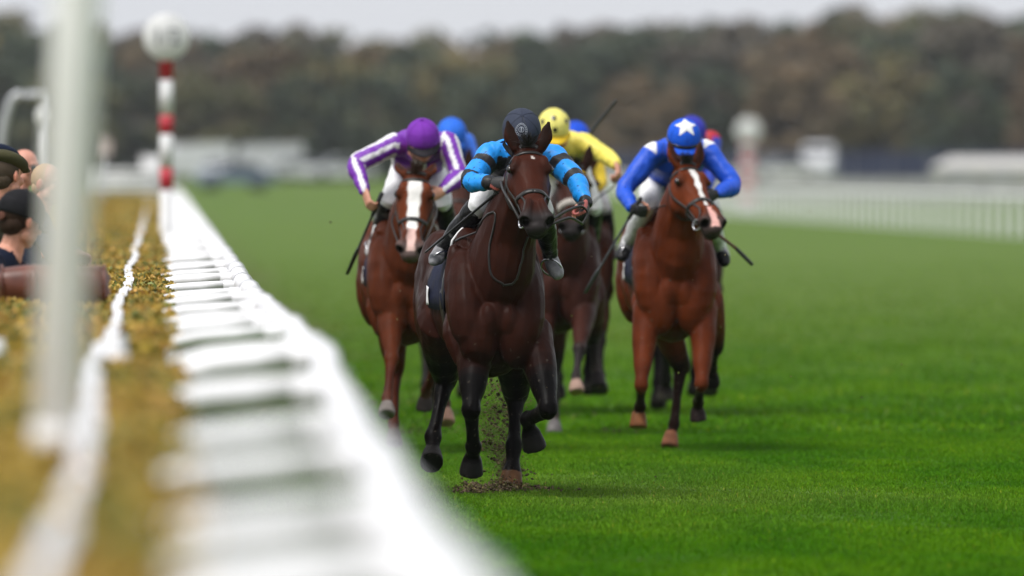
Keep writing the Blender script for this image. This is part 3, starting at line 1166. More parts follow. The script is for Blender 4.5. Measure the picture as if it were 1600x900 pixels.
# ------------------------------------------------------------------ horses
def make_horse(label, O, Y0, yaw, dz, poll, nose, lat_tilt, legs, coat, marks=None, voxel=0.011, neck_bend=0.0,
               ear_dirs=None, noseband='leather', browband='leather', breast=None, full=True, cloth='navy', ear_len=0.17, wscale=1.0, lat_yaw=0.0, head_w=1.16, leg_w=1.2, name='racehorse'):
    """a galloping thoroughbred coming towards the camera. O: its base on the turf under the chest; legs: joints in local metres"""
    root = empty(name, O, label, 'horse')
    f = Vector((math.sin(yaw), -math.cos(yaw), 0))
    r = Vector((math.cos(yaw), math.sin(yaw), 0))
    up = Vector((0, 0, 1))

    def T(l, b, z):
        return r * l - f * b + up * (z + dz)

    g = Geo()
    # trunk: (b behind the breast, top, bottom, half width)
    S = [(0.02, 1.34, 0.98, 0.13), (0.10, 1.42, 0.82, 0.215), (0.22, 1.50, 0.75, 0.250), (0.36, 1.58, 0.74, 0.252),
         (0.50, 1.61, 0.76, 0.245), (0.70, 1.57, 0.78, 0.258), (0.95, 1.53, 0.82, 0.272), (1.20, 1.54, 0.91, 0.268),
         (1.42, 1.58, 1.00, 0.268), (1.62, 1.56, 1.04, 0.255), (1.80, 1.47, 1.08, 0.205), (1.92, 1.36, 1.14, 0.10)]
    S = [(a, t, bt, w * wscale) for a, t, bt, w in S]

    def trunk(b, ang, off=0.0):
        """point on the trunk; ang 0 at the back line, + to the right"""
        for k in range(len(S) - 1):
            if b <= S[k + 1][0]:
                break
        a, c = S[k], S[k + 1]
        t = min(max((b - a[0]) / (c[0] - a[0]), 0), 1)
        t = t * t * (3 - 2 * t)
        top, bot, w = (a[i] * (1 - t) + c[i] * t for i in (1, 2, 3))
        hz = (top - bot) / 2 + off
        x = math.sin(ang)
        y = math.cos(ang)
        sq = 1.0 - 0.16 * max(y, 0) ** 2 * abs(x)
        return T(x * (w + off) * sq, b, (top + bot) / 2 + y * hz)

    n = 20
    rings = []
    bs = [S[0][0] + (S[-1][0] - S[0][0]) * k / 26 for k in range(27)]
    for b in bs:
        rings.append([trunk(b, 2 * math.pi * i / n) for i in range(n)])
    g.loft(rings)
    g.chains.append(('trunk', np.array([list(T(0, s[0], (s[1] + s[2]) / 2)) for s in S]), np.array([s[3] for s in S])))
    # muscle masses
    for s in (-1, 1):
        g.ellipsoid(T(0.170 * s * wscale, 0.16, 1.18), (0.115, 0.17, 0.30), (r, f, (up * 0.93 + f * -0.36).normalized()))      # shoulder
        g.ellipsoid(T(0.110 * s * wscale, 0.05, 0.97), (0.110, 0.10, 0.18), (r, f, up))                                       # breast
        g.ellipsoid(T(0.135 * s, 1.50, 1.28), (0.140, 0.32, 0.28), (r, f, up))                                        # croup
        g.ellipsoid(T(0.16 * s, 1.62, 1.14), (0.125, 0.20, 0.30), (r, f, up))                                         # buttock
        g.ellipsoid(T(0.12 * s, 0.46, 1.44), (0.085, 0.20, 0.14), (r, f, up))                                         # withers side
        g.tube([T(0.215 * s * wscale, 0.30, 1.46), T(0.245 * s * wscale, 0.20, 1.25), T(0.215 * s * wscale, 0.06, 1.06)], [0.035, 0.048, 0.05], ref=tuple(r), n=8, sub=3)   # shoulder blade
        g.tube([T(0.20 * s * wscale, 0.34, 1.10), T(0.215 * s * wscale, 0.26, 0.98), T(0.17 * s * wscale, 0.20, 0.84)], [0.06, 0.075, 0.06], ref=tuple(r), n=8, sub=3)            # triceps
        g.ellipsoid(T(0.055 * s, 0.0, 1.06), (0.050, 0.055, 0.10), (r, f, up), n=10)                                  # upper breast
    g.ellipsoid(T(0, 0.03, 1.10), (0.045, 0.07, 0.13), (r, f, up))                                                     # breastbone
    # neck
    poll, nose = Vector(poll), Vector(nose)
    a = (nose - poll).normalized()
    lat = (r * math.cos(lat_yaw) - f * math.sin(lat_yaw) + up * lat_tilt)
    lat = (lat - a * lat.dot(a)).normalized()
    v = lat.cross(a).normalized()
    if v.dot(f + up) < 0:
        v = -v
    base = T(0, 0.33, 1.24)
    end = poll + a * 0.07 - v * 0.115
    mid = base.lerp(end, 0.52) + up * 0.015 + r * neck_bend
    low = base.lerp(end, 0.25) + up * -0.035 + r * (neck_bend * 0.7) + f * 0.03
    nd = (end - base).normalized()
    side = (r - nd * r.dot(nd)).normalized()
    g.tube([base - nd * 0.12, low, mid, base.lerp(end, 0.80) + up * 0.015, end],
           [(0.205 * wscale, 0.335), (0.192 * wscale, 0.285), (0.152, 0.215), (0.116, 0.170), (0.088, 0.135)], ref=side, n=18, chain='neck')
    # windpipe ridge under the neck and strap muscles beside it
    dn = nd.cross(side).normalized()
    if dn.dot(up) > 0:
        dn = -dn
    for s in (-1, 1):
        g.tube([base + dn * 0.20 + side * 0.085 * s, mid + dn * 0.145 + side * 0.055 * s, end + dn * 0.05 + side * 0.045 * s],
               [0.085, 0.055, 0.04], ref=side, n=8, sub=3)
    g.tube([base + dn * 0.24 + f * 0.02, mid + dn * 0.185, end + dn * 0.075], [0.05, 0.038, 0.04], ref=side, n=8, sub=3)

    # head: distance from the poll, half width, depth below the face line
    H = [(-0.045, 0.045, 0.10), (0.0, 0.072, 0.165), (0.05, 0.088, 0.22), (0.11, 0.100, 0.262), (0.165, 0.102, 0.285),
         (0.22, 0.094, 0.275), (0.28, 0.080, 0.225), (0.34, 0.067, 0.172), (0.41, 0.059, 0.142), (0.47, 0.060, 0.132),
         (0.52, 0.064, 0.126), (0.56, 0.058, 0.110), (0.588, 0.040, 0.080)]
    fl = lambda x: -0.012 + 0.014 * math.exp(-((x - 0.12) / 0.07) ** 2) - 0.010 * math.exp(-((x - 0.36) / 0.08) ** 2) - 0.05 * max(0, (x - 0.53) / 0.06) ** 2

    H = [(x_, w_ * head_w, d_) for x_, w_, d_ in H]
    hw = head_w

    def hsec(x):
        for k in range(len(H) - 1):
            if x <= H[k + 1][0]:
                break
        p, q = H[k], H[k + 1]
        t = min(max((x - p[0]) / (q[0] - p[0]), 0), 1)
        return p[1] * (1 - t) + q[1] * t, p[2] * (1 - t) + q[2] * t

    def hp(x, ang, off=0.0):
        """point on the head surface; ang 0 on the face line"""
        w, D = hsec(x)
        cs, sn = math.cos(ang), math.sin(ang)
        e = 0.78
        px = math.copysign(abs(sn) ** e, sn) * (w + off) * (1.0 - 0.10 * max(cs, 0) + (-0.28 * max(-cs, 0) if x < 0.36 else -0.1 * max(-cs, 0)))
        pv = math.copysign(abs(cs) ** 0.9, cs) * (D / 2 + off)
        return poll + a * x + lat * px + v * (fl(x) - D / 2 + pv)

    def hc(x, l, d):
        return poll + a * x + lat * l + v * d

    xs = [H[0][0] + (H[-1][0] - H[0][0]) * k / 30 for k in range(31)]
    g.loft([[hp(x, 2 * math.pi * i / 20) for i in range(20)] for x in xs])
    g.chains.append(('head', np.array([list(hc(x, 0, -hsec(x)[1] / 2)) for x in xs]), np.array([hsec(x)[0] for x in xs])))
    for s in (-1, 1):
        g.ellipsoid(hc(0.135, 0.083 * s * hw, -0.040), (0.030, 0.034, 0.026), (lat, a, v), n=10)       # eye socket
        g.ellipsoid(hc(0.100, 0.066 * s * hw, -0.024), (0.028, 0.050, 0.024), (lat, a, v), n=10)       # brow
        g.ellipsoid(hc(0.255, 0.066 * s * hw, -0.085), (0.016, 0.115, 0.022), (lat, a, v), n=10)       # facial crest
        g.ellipsoid(hc(0.175, 0.068 * s * hw, -0.175), (0.034, 0.095, 0.095), (lat, a, v), n=12)       # jowl
        g.ellipsoid(hc(0.522, 0.052 * s * hw, -0.040), (0.040, 0.048, 0.046), (lat, a, v), n=12)       # nostril flare
        g.tube([hc(0.40, 0.030 * s * hw, -0.012), hc(0.50, 0.045 * s * hw, -0.012)], [0.018, 0.022], ref=lat, n=8, sub=2)
    g.ellipsoid(hc(0.575, 0.0, -0.066), (0.050, 0.030, 0.045), (lat, a, v), n=12)                  # upper lip
    g.ellipsoid(hc(0.535, 0.0, -0.128), (0.044, 0.050, 0.034), (lat, a, v), n=12)                  # lower lip
    g.ellipsoid(hc(0.490, 0.0, -0.140), (0.036, 0.040, 0.030), (lat, a, v), n=10)                  # chin
    # ears
    ears = []
    for s in (-1, 1):
        ed = Vector(ear_dirs[0 if s < 0 else 1]) if ear_dirs else (up + lat * 0.25 * s + f * 0.05)
        ed.normalize()
        b0 = hc(-0.005, 0.058 * s * hw, -0.035)
        sd = (lat - ed * lat.dot(ed)).normalized()
        P = [b0 + ed * (ear_len * t) for t in (0, 0.2, 0.45, 0.7, 0.9, 1.0)]
        P[2] += lat * (0.008 * s)
        P[5] -= lat * (0.010 * s)
        g.tube(P, [(0.030, 0.028), (0.037, 0.026), (0.041, 0.022), (0.031, 0.018), (0.014, 0.013), (0.006, 0.008)], ref=sd, n=12, sub=3, chain='ear')
        ears.append((b0, ed, sd))
    # legs
    fore_R = [(0.092, 0.125), (0.086, 0.110), (0.066, 0.080), (0.045, 0.052), (0.050, 0.053), (0.036, 0.040), (0.029, 0.036), (0.031, 0.038),
              (0.042, 0.046), (0.033, 0.036), (0.043, 0.046)]
    hind_R = [(0.110, 0.17), (0.105, 0.150), (0.092, 0.115), (0.072, 0.090), (0.062, 0.080), (0.044, 0.055), (0.032, 0.042), (0.033, 0.042),
              (0.044, 0.048), (0.034, 0.037), (0.044, 0.047)]
    hoofs = []
    for kind, J in legs:
        top, knee, fet, cor, toe = (Vector(p) for p in J)
        L1 = lambda p, q, t: p.lerp(q, t)
        bow = (knee - top).cross(r).normalized() * 0.0
        pts = [top, L1(top, knee, 0.35), L1(top, knee, 0.66), L1(top, knee, 0.90), L1(knee, fet, 0.03), L1(knee, fet, 0.20),
               L1(knee, fet, 0.52), L1(knee, fet, 0.84), fet, L1(fet, cor, 0.6), cor]
        R = [tuple(q * leg_w for q in x) for x in (fore_R if kind == 'fore' else hind_R)]
        g.tube(pts, R, ref=r, n=14, sub=3, chain=kind)
        if kind == 'hind':
            sgn = 1 if (top - T(0, 1.4, 1.1)).dot(r) > 0 else -1
            g.tube([T(0.155 * sgn, 1.60, 1.30), T(0.165 * sgn, 1.48, 1.14).lerp(top, 0.35), top], [(0.12, 0.20), (0.125, 0.20), (0.105, 0.155)], ref=r, n=14, sub=3, chain='thigh')
        # point of hock behind the joint
        if kind == 'hind':
            back = ((knee - top).normalized() - (fet - knee).normalized())
            back = back.normalized() if back.length > 0.15 else -f
            g.tube([knee + back * 0.055 + (top - knee).normalized() * 0.05, knee + back * 0.02, L1(knee, fet, 0.25)], [0.022, 0.034, 0.03], ref=r, n=8, sub=2)
        # ergot / fetlock tuft and the hoof: a truncated cone with a sloping wall
        hd = (toe - cor)
        hl = hd.length
        hd.normalize()
        hs = (r - hd * r.dot(hd)).normalized()
        hf = hd.cross(hs)
        rg = []
        for t, w, dpt in ((w_[0], w_[1] * leg_w, w_[2] * leg_w) for w_ in ((-0.12, 0.040, 0.042), (0.05, 0.047, 0.050), (0.45, 0.054, 0.059), (0.9, 0.060, 0.067), (1.0, 0.058, 0.065))):
            rg.append([cor + hd * (hl * t) + hs * (w * math.cos(q)) + hf * (dpt * math.sin(q)) for q in (2 * math.pi * i / 16 for i in range(16))])
        g.loft(rg)
        g.chains.append(('hoof', np.array([list(cor + hd * 0.012), list(toe)]), np.array([0.05, 0.062])))
        hoofs.append((cor, toe, hs, hf))
    me = remesh(g, 'body', voxel, smooth=6)
    V = coords(me)
    Nn = normals(me)
    # relief: ribs and veins faintly, nostrils hollowed, ears cupped
    bump = 0.0025 * vnoise(V, 9, 2.0) + 0.0012 * vnoise(V, 23, 5.0)
    V = V + Nn * bump[:, None]
    npl, ppl = np.array(poll), None
    A3, L3, V3 = (np.array(list(q)) for q in (a, lat, v))
    hx = (V - npl) @ A3
    hl_ = (V - npl) @ L3
    hv = (V - npl) @ V3
    nost = np.zeros(len(V))
    for s in (-1, 1):
        d = np.sqrt(((hx - 0.552) / 0.036) ** 2 + ((hl_ - 0.062 * s * hw) / 0.034) ** 2 + ((hv + 0.034) / 0.040) ** 2)
        k = np.clip(1 - d, 0, 1)
        w = smoothstep(0.0, 0.55, k)
        V = V - (A3 * 0.024 + L3 * (0.012 * s) + V3 * 0.01) * w[:, None]
        nost = np.maximum(nost, smoothstep(0.08, 0.35, k))
    set_coords(me, V)
    # colours
    idx, tt, off = nearest(V, g.chains)
    names = np.array([c[0] for c in g.chains])[idx]
    C = np.tile(np.array(coat['body']), (len(V), 1))
    pt = np.array(coat['points'])

    def mix(C, col, w):
        return C * (1 - w[:, None]) + np.array(col) * w[:, None]

    shade = 1 + 0.18 * vnoise(V, 4.0, 1.0)
    C = C * shade[:, None]
    fm = names == 'fore'
    hm = names == 'hind'
    C = mix(C, pt, np.where(fm, smoothstep(coat.get('fk', 0.18), coat.get('fk', 0.18) + 0.14, tt), 0))
    C = mix(C, pt, np.where(hm, smoothstep(coat.get('hk', 0.22), coat.get('hk', 0.22) + 0.14, tt), 0))
    if 'mud' in coat:
        C = mix(C, coat['mud'], np.where(hm | fm, smoothstep(0.55, 0.9, tt) * (0.25 + 0.35 * vnoise(V, 14, 3.3).clip(-0.6, 1)), 0).clip(0, 1))
    hoof = names == 'hoof'
    for h_i, (cor, toe, hs, hf) in enumerate(hoofs):
        dd = np.sqrt(((V - np.array((cor + toe) / 2)) ** 2).sum(1)) < 0.10
        hc_col = coat['hooves'][h_i % len(coat['hooves'])]
        C[hoof & dd] = np.array(hc_col) * (1 + 0.25 * vnoise(V[hoof & dd], 40, 2.2))[:, None]
    fleck = (vnoise(V, 70, 6.0) > 0.86) & (V[:, 2] < 1.0 + dz)
    C[fleck] = C[fleck] * 0.4 + np.array((0.05, 0.042, 0.034))
    headm = (names == 'head') | (names == 'ear')
    onhead = (hx > -0.12) & (np.abs(hl_) < 0.16) & (hv > -0.36)
    muzzle = np.where(onhead, smoothstep(0.45, 0.54, hx), 0)
    C = mix(C, coat['muzzle'], muzzle)
    if 'face' in coat:
        C = mix(C, coat['face'], np.where(onhead & (hv > -0.2), smoothstep(0.0, 0.1, hx) * (1 - smoothstep(0.38, 0.46, hx)), 0) * 0.8)
    eyed = np.where(onhead, np.exp(-(((hx - 0.135) / 0.05) ** 2 + ((np.abs(hl_) - 0.088 * hw) / 0.035) ** 2 + ((hv + 0.045) / 0.04) ** 2)), 0)
    C = mix(C, (0.008, 0.005, 0.004), eyed * 0.8)
    if marks:
        for (x0, x1, w0, w1, shift0, shift1, col) in marks:
            t = np.clip((hx - x0) / (x1 - x0), 0, 1)
            wd = w0 + (w1 - w0) * t + 0.004 * np.sin(hx * 70)
            sh = shift0 + (shift1 - shift0) * t
            k = onhead & (hx > x0) & (hx < x1) & (np.abs(hl_ - sh) < wd) & (hv > -0.09)
            edge = 1 - smoothstep(0.7, 1.0, np.abs(hl_ - sh) / np.maximum(wd, 1e-4))
            C = mix(C, col, np.where(k, edge, 0))
    C = mix(C, (0.004, 0.003, 0.003), nost)
    # mouth line
    ml = np.where(onhead & (hx > 0.47), np.exp(-((hv + 0.103) / 0.006) ** 2), 0)
    C = mix(C, (0.006, 0.004, 0.004), ml * 0.8)
    for b0, ed, sd in ears:
        q = V - np.array(b0)
        te = q @ np.array(ed) / ear_len
        se = q @ np.array(sd)
        k = (names == 'ear') & (np.abs(se) < 0.022) & (Nn @ np.array(f) > 0.3) & (te > 0.1) & (te < 0.85)
        C = mix(C, (0.014, 0.008, 0.006), np.where(k, 0.75, 0))
        C = mix(C, (0.012, 0.008, 0.006), np.where(names == 'ear', smoothstep(0.72, 0.95, te), 0) * 0.9)
    paint(me, np.clip(C, 0.001, 1))
    body = link('body', me, 'coat', root)
    bvh = BVHTree.FromPolygons([tuple(p) for p in V], [tuple(p.vertices) for p in me.polygons])

    def snap(p, off=0.006):
        """the spot of the coat nearest to p, lifted by off"""
        q, nn, _, _ = bvh.find_nearest(Vector(p))
        return q + nn * off

    # ------------------------------------------------ tack
    def strap(pts, w, t, nm, mat, parent, closed=False, lift=0.004, sub=3, proj=True, outv=None):
        """a flat leather strap lying on the coat"""
        P, _ = spline(pts + ([pts[0]] if closed else []), [1] * (len(pts) + (1 if closed else 0)), sub)
        P = [Vector(p) for p in P]
        ring = []
        gg = Geo()
        for i, p in enumerate(P):
            if proj:
                q, nn, _, _ = bvh.find_nearest(p)
                q = q + nn * lift
            else:
                q, nn = p, Vector(outv or v)
            tg = (P[min(i + 1, len(P) - 1)] - P[max(i - 1, 0)]).normalized()
            bi = tg.cross(nn).normalized()
            nn = bi.cross(tg).normalized()
            ring.append([q - bi * w - nn * t, q + bi * w - nn * t, q + bi * w * 0.9 + nn * t, q - bi * w * 0.9 + nn * t])
        gg.loft(ring)
        return gg.build(nm, mat, parent)

    bridle = empty('bridle', (0, 0, 0))
    bridle.parent = root
    # headpiece + browband
    strap([hp(0.045, t, 0.0) for t in np.linspace(-1.9, 1.9, 11)], 0.010, 0.003, 'browband', browband, bridle)
    strap([hp(-0.01 + 0.0 * t, t, 0.0) for t in np.linspace(-2.1, 2.1, 11)], 0.011, 0.003, 'headpiece', 'leather', bridle)
    if noseband:
        strap([hp(0.325, t, 0.0) for t in np.linspace(0, 2 * math.pi, 16, endpoint=False)], 0.013 if noseband == 'leather' else 0.026, 0.003 if noseband == 'leather' else 0.014, 'noseband', noseband, bridle, closed=True)
        strap([hp(0.33, -1.0), hp(0.40, -0.75), hp(0.455, -1.2), hp(0.48, -2.1)], 0.006, 0.0025, 'grackle_strap', 'leather', bridle)
        strap([hp(0.33, 1.0), hp(0.40, 0.75), hp(0.455, 1.2), hp(0.48, 2.1)], 0.006, 0.0025, 'grackle_strap', 'leather', bridle)
    bits = []
    for s in (-1, 1):
        strap([hp(0.02, 1.75 * s), hp(0.10, 1.72 * s), hp(0.20, 1.55 * s), hp(0.30, 1.55 * s), hp(0.40, 1.75 * s), hp(0.455, 1.9 * s)], 0.0085, 0.003, 'cheekpiece', 'leather', bridle)
        strap([hp(0.02, 1.9 * s), hp(0.10, 2.1 * s), hp(0.18, 2.5 * s), hp(0.20, math.pi * s)], 0.007, 0.003, 'throat_lash', 'leather', bridle)
        c = snap(hp(0.475, 1.95 * s), 0.008)
        rg = Geo()
        ax = (lat * s * 0.9 + a * 0.15 + v * 0.3).normalized()
        u1 = ax.orthogonal().normalized()
        u2 = ax.cross(u1)
        nr = 18
        rings = []
        for i in range(nr + 1):
            q = 2 * math.pi * i / nr
            cc = c + (u1 * math.cos(q) + u2 * math.sin(q)) * 0.034
            dr = (u1 * math.cos(q) + u2 * math.sin(q))
            rings.append([cc + dr * (0.0048 * math.cos(w)) + ax * (0.0048 * math.sin(w)) for w in (2 * math.pi * j / 6 for j in range(6))])
        rg.loft(rings, caps=False)
        rg.build('bit_ring', 'steel', bridle)
        bits.append(c + ax * 0.006)
        # the eye
        e = Geo()
        e.ellipsoid(hc(0.135, 0.0945 * s * hw, -0.046), (0.021, 0.026, 0.021), (lat, a, v), n=14)
        e.build('eye', 'eye', root)
    # forelock and mane: loose strands
    hr = random.Random(3)

    def hair(nm, roots, dirs, length, mat, width=0.004, droop=0.6, parent=root, seg=4):
        gg = Geo()
        for p, d in zip(roots, dirs):
            p = Vector(p)
            d = Vector(d).normalized()
            ln = length * hr.uniform(0.6, 1.1)
            sd = d.orthogonal().normalized()
            sd = (sd + d.cross(sd) * hr.uniform(-1, 1)).normalized()
            vs = []
            for k in range(seg + 1):
                t = k / seg
                q = p + d * (ln * t) + Vector((0, 0, -1)) * (droop * ln * t * t)
                w = width * (1 - t * 0.85)
                vs += [q - sd * w, q + sd * w]
            gg.add(vs, [(2 * k, 2 * k + 1, 2 * k + 3, 2 * k + 2) for k in range(seg)])
        return gg.build(nm, mat, parent)

    hm_ = coat.get('hair', 'hair_dark')
    ro, di = [], []
    for k in range(160):
        l = hr.gauss(0, 0.013)
        x = hr.uniform(-0.045, 0.01)
        ro.append(hc(x, l, 0.0 + (0.004 if x > 0 else -0.01)))
        di.append(up * hr.uniform(0.5, 1.2) + lat * (hr.uniform(-0.4, 0.35) + l * 14) + f * hr.uniform(-0.3, 0.5))
    hair('forelock', ro, di, 0.10, hm_, 0.0032, droop=0.35)
    crest = -dn
    ro, di = [], []
    for k in range(520):
        t = hr.uniform(0.02, 1.0)
        c0 = base.lerp(mid, t / 0.52) if t < 0.52 else mid.lerp(end, (t - 0.52) / 0.48)
        rr = 0.29 * (1 - t) + 0.13 * t
        p = snap(c0 + crest * rr + side * hr.uniform(-0.03, 0.03), -0.003)
        ro.append(p)
        di.append(side * coat.get('mane', 1) * hr.uniform(0.2, 1.0) + crest * hr.uniform(0.2, 0.8) - f * hr.uniform(0.0, 0.9))
    hair('mane', ro, di, 0.13, hm_, 0.004, droop=0.8)
    ro, di = [], []
    dock = T(0, 1.90, 1.40)
    gt = Geo()
    gt.tube([dock + f * 0.05, dock - f * 0.12 + up * 0.03, dock - f * 0.30 - up * 0.03], [0.035, 0.03, 0.015], ref=r, n=8)
    dk = gt.build('tail', hm_, root)
    for k in range(260):
        t = hr.uniform(0.2, 1)
        ro.append(dock - f * (0.30 * t) + up * 0.0 + r * hr.uniform(-0.02, 0.02))
        di.append(-f * hr.uniform(0.7, 1.3) + r * hr.uniform(-0.22, 0.22) + up * hr.uniform(-0.25, 0.1))
    hair('tail_hair', ro, di, 0.52, hm_, 0.006, droop=0.75, parent=dk, seg=5)

    # saddle cloth, saddle, girth, stirrups
    def patch(nm, b0, b1, a0, a1, off, th, mat, parent, nb=9, na=18, taper=0.0, lift=True):
        gg = Geo()
        grid = []
        for i in range(nb + 1):
            row = []
            b = b0 + (b1 - b0) * i / nb
            for j in range(na + 1):
                u = j / na
                an = a0 + (a1 - a0) * u
                edge = abs(2 * u - 1)
                p = trunk(b + taper * edge * edge, an, off)
                q, nn, _, _ = bvh.find_nearest(p)
                if lift:
                    dd = (p - q).dot(nn)
                    if dd < off:
                        p = q + nn * off
                p = p + (p - T(0, b, 1.2)).normalized() * (0.004 * math.sin(b * 37 + an * 9))
                row.append(p)
            grid.append(row)
        top, bot = [], []
        for i in range(nb + 1):
            for j in range(na + 1):
                p = grid[i][j]
                du = grid[i][min(j + 1, na)] - grid[i][max(j - 1, 0)]
                db = grid[min(i + 1, nb)][j] - grid[max(i - 1, 0)][j]
                nn = du.cross(db).normalized()
                c = T(0, b0 + (b1 - b0) * i / nb, 1.2)
                if nn.dot(p - c) < 0:
                    nn = -nn
                top.append(p + nn * th)
                bot.append(p)
        W = na + 1
        fs = []
        o2 = len(top)
        for i in range(nb):
            for j in range(na):
                q = i * W + j
                fs.append((q, q + 1, q + W + 1, q + W))
                fs.append((o2 + q, o2 + q + W, o2 + q + W + 1, o2 + q + 1))
        for j in range(na):
            fs.append((j, o2 + j, o2 + j + 1, j + 1))
            q = nb * W + j
            fs.append((q, q + 1, o2 + q + 1, o2 + q))
        for i in range(nb):
            q = i * W
            fs.append((q, q + W, o2 + q + W, o2 + q))
            q = i * W + na
            fs.append((q, o2 + q, o2 + q + W, q + W))
        gg.add(top + bot, fs)
        return gg.build(nm, mat, parent), grid

    sc, grid = patch('saddle_cloth', 0.44, 1.06, -1.72, 1.72, 0.008, 0.004, cloth, root)
    for row_k, pick in (('front', grid[0]),):
        gg = Geo()
        pk = pick[4:15]
        gg.tube([p + f * 0.004 + (p - T(0, 0.44, 1.2)).normalized() * 0.004 for p in pk], [0.007] * len(pk), n=6, sub=2)
        gg.build('piping', 'white_trim', sc)
    patch('number_panel', 0.90, 1.02, -1.66, -1.40, 0.021, 0.002, 'white_trim', sc, nb=4, na=6)
    patch('saddle', 0.52, 0.98, -0.72, 0.72, 0.020, 0.012, 'leather', root, taper=-0.04)
    patch('girth', 0.50, 0.60, 1.0, 2 * math.pi - 1.0, 0.006, 0.006, 'leather' if breast != 'fleece' else 'fleece', root, nb=2, na=26)
    if breast == 'fleece':
        pts = [T(-0.30, 0.40, 1.20), T(-0.26, 0.12, 1.14), T(-0.1, -0.06, 1.10), T(0.1, -0.06, 1.10), T(0.26, 0.12, 1.14), T(0.30, 0.40, 1.20)]
        strap(pts, 0.020, 0.010, 'breast_girth', 'fleece', root, sub=5, lift=0.012)
    root['_dummy'] = 0
    del root['_dummy']
    return dict(root=root, T=T, f=f, r=r, up=up, bits=bits, snap=snap, strap=strap, hp=hp, hc=hc, trunk=trunk, O=Vector(O), base=base, mid=mid, end=end, body=body, dn=dn, side=side)


def rod(name, pts, radii, mat, parent, ref=(1, 0, 0), n=8, sub=4):
    g = Geo()
    g.tube(pts, radii, ref=ref, n=n, sub=sub)
    return g.build(name, mat, parent)
# ------------------------------------------------------------------ people
SKIN = srgb(196, 140, 118)


def hand_shapes(g, W, d, grip, palm, s=1.0, curl=1.0, chain='hand'):
    """a closed hand: palm, four bent fingers of different lengths, thumb from the side. d wrist->knuckles, grip thumb->little finger"""
    W, d, grip, palm = (Vector(q) for q in (W, d, grip, palm))
    d.normalize()
    grip = (grip - d * grip.dot(d)).normalized()
    n = d.cross(grip).normalized()
    if n.dot(palm) < 0:
        n = -n
    g.tube([W - d * 0.02 * s, W + d * 0.03 * s, W + d * 0.085 * s], [(0.030 * s, 0.020 * s), (0.039 * s, 0.019 * s), (0.040 * s, 0.015 * s)],
           ref=grip, n=10, sub=2, chain=chain)
    ln = (0.92, 1.0, 0.95, 0.78)
    for i in range(4):
        k = W + d * (0.086 - 0.004 * abs(i - 1)) * s + grip * ((i - 1.5) * 0.0215 * s)
        q = ln[i] * s
        a1, a2, a3 = 0.75 * curl, 1.9 * curl, 2.85 * curl
        p1 = k + (d * math.cos(a1) + n * math.sin(a1)) * (0.044 * q)
        p2 = p1 + (d * math.cos(a2) + n * math.sin(a2)) * (0.028 * q)
        p3 = p2 + (d * math.cos(a3) + n * math.sin(a3)) * (0.021 * q)
        g.tube([k, p1, p2, p3], [0.0105 * s, 0.0098 * s, 0.0090 * s, 0.0078 * s], ref=grip, n=8, sub=2, chain='finger')
    t0 = W + d * 0.022 * s - grip * 0.030 * s + n * 0.006 * s
    t1 = t0 + (d * 0.62 - grip * 0.45 + n * 0.45).normalized() * 0.040 * s
    t2 = t1 + (d * 0.75 + grip * 0.25 + n * 0.55).normalized() * 0.032 * s
    t3 = t2 + (d * 0.45 + grip * 0.85 + n * 0.2).normalized() * 0.024 * s
    g.tube([t0, t1, t2, t3], [0.0145 * s, 0.0120 * s, 0.0108 * s, 0.0088 * s], ref=n, n=8, sub=2, chain='finger')


def head_shapes(g, c, face, up, s=1.0):
    """skull, jaw, brow, nose, lips, cheeks and ears; c is the middle of the head"""
    c, face, up = Vector(c), Vector(face).normalized(), Vector(up)
    up = (up - face * up.dot(face)).normalized()
    sd = face.cross(up).normalized()
    P = lambda x, y, z: c + sd * (x * s) + face * (y * s) + up * (z * s)
    A = (sd, face, up)
    g.ellipsoid(P(0, -0.012, 0.030), (0.076 * s, 0.096 * s, 0.088 * s), A, n=18)
    g.ellipsoid(P(0, 0.022, -0.040), (0.060 * s, 0.070 * s, 0.078 * s), A, n=16)
    g.ellipsoid(P(0, 0.055, -0.088), (0.030 * s, 0.030 * s, 0.026 * s), A, n=10)          # chin
    g.ellipsoid(P(0, 0.076, 0.030), (0.050 * s, 0.018 * s, 0.016 * s), A, n=10)           # brow
    g.tube([P(0, 0.083, 0.012), P(0, 0.098, -0.018), P(0, 0.104, -0.034)], [0.010 * s, 0.012 * s, 0.015 * s], ref=sd, n=8, sub=2)
    for q in (-1, 1):
        g.ellipsoid(P(0.040 * q, 0.064, -0.020), (0.026 * s, 0.022 * s, 0.024 * s), A, n=10)   # cheek
        g.ellipsoid(P(0.014 * q, 0.094, -0.036), (0.010 * s, 0.010 * s, 0.009 * s), A, n=8)    # nostril wing
        g.ellipsoid(P(0.052 * q, 0.010, -0.062), (0.018 * s, 0.036 * s, 0.030 * s), A, n=10)   # jaw corner
        e = (sd * q * 0.35 - face * 0.9).normalized()
        g.ellipsoid(P(0.080 * q, -0.012, -0.004), (0.011 * s, 0.021 * s, 0.032 * s), ((sd * q + face * 0.45).normalized(), (face - sd * q * 0.45).normalized(), up), n=10, chain='ear')
    g.ellipsoid(P(0, 0.084, -0.058), (0.024 * s, 0.012 * s, 0.007 * s), A, n=8)            # upper lip
    g.ellipsoid(P(0, 0.081, -0.070), (0.021 * s, 0.012 * s, 0.008 * s), A, n=8)            # lower lip
    g.chains.append(('head', np.array([list(P(0, 0, -0.06)), list(P(0, 0, 0.06))]), np.array([0.07 * s, 0.08 * s])))
    return P, A


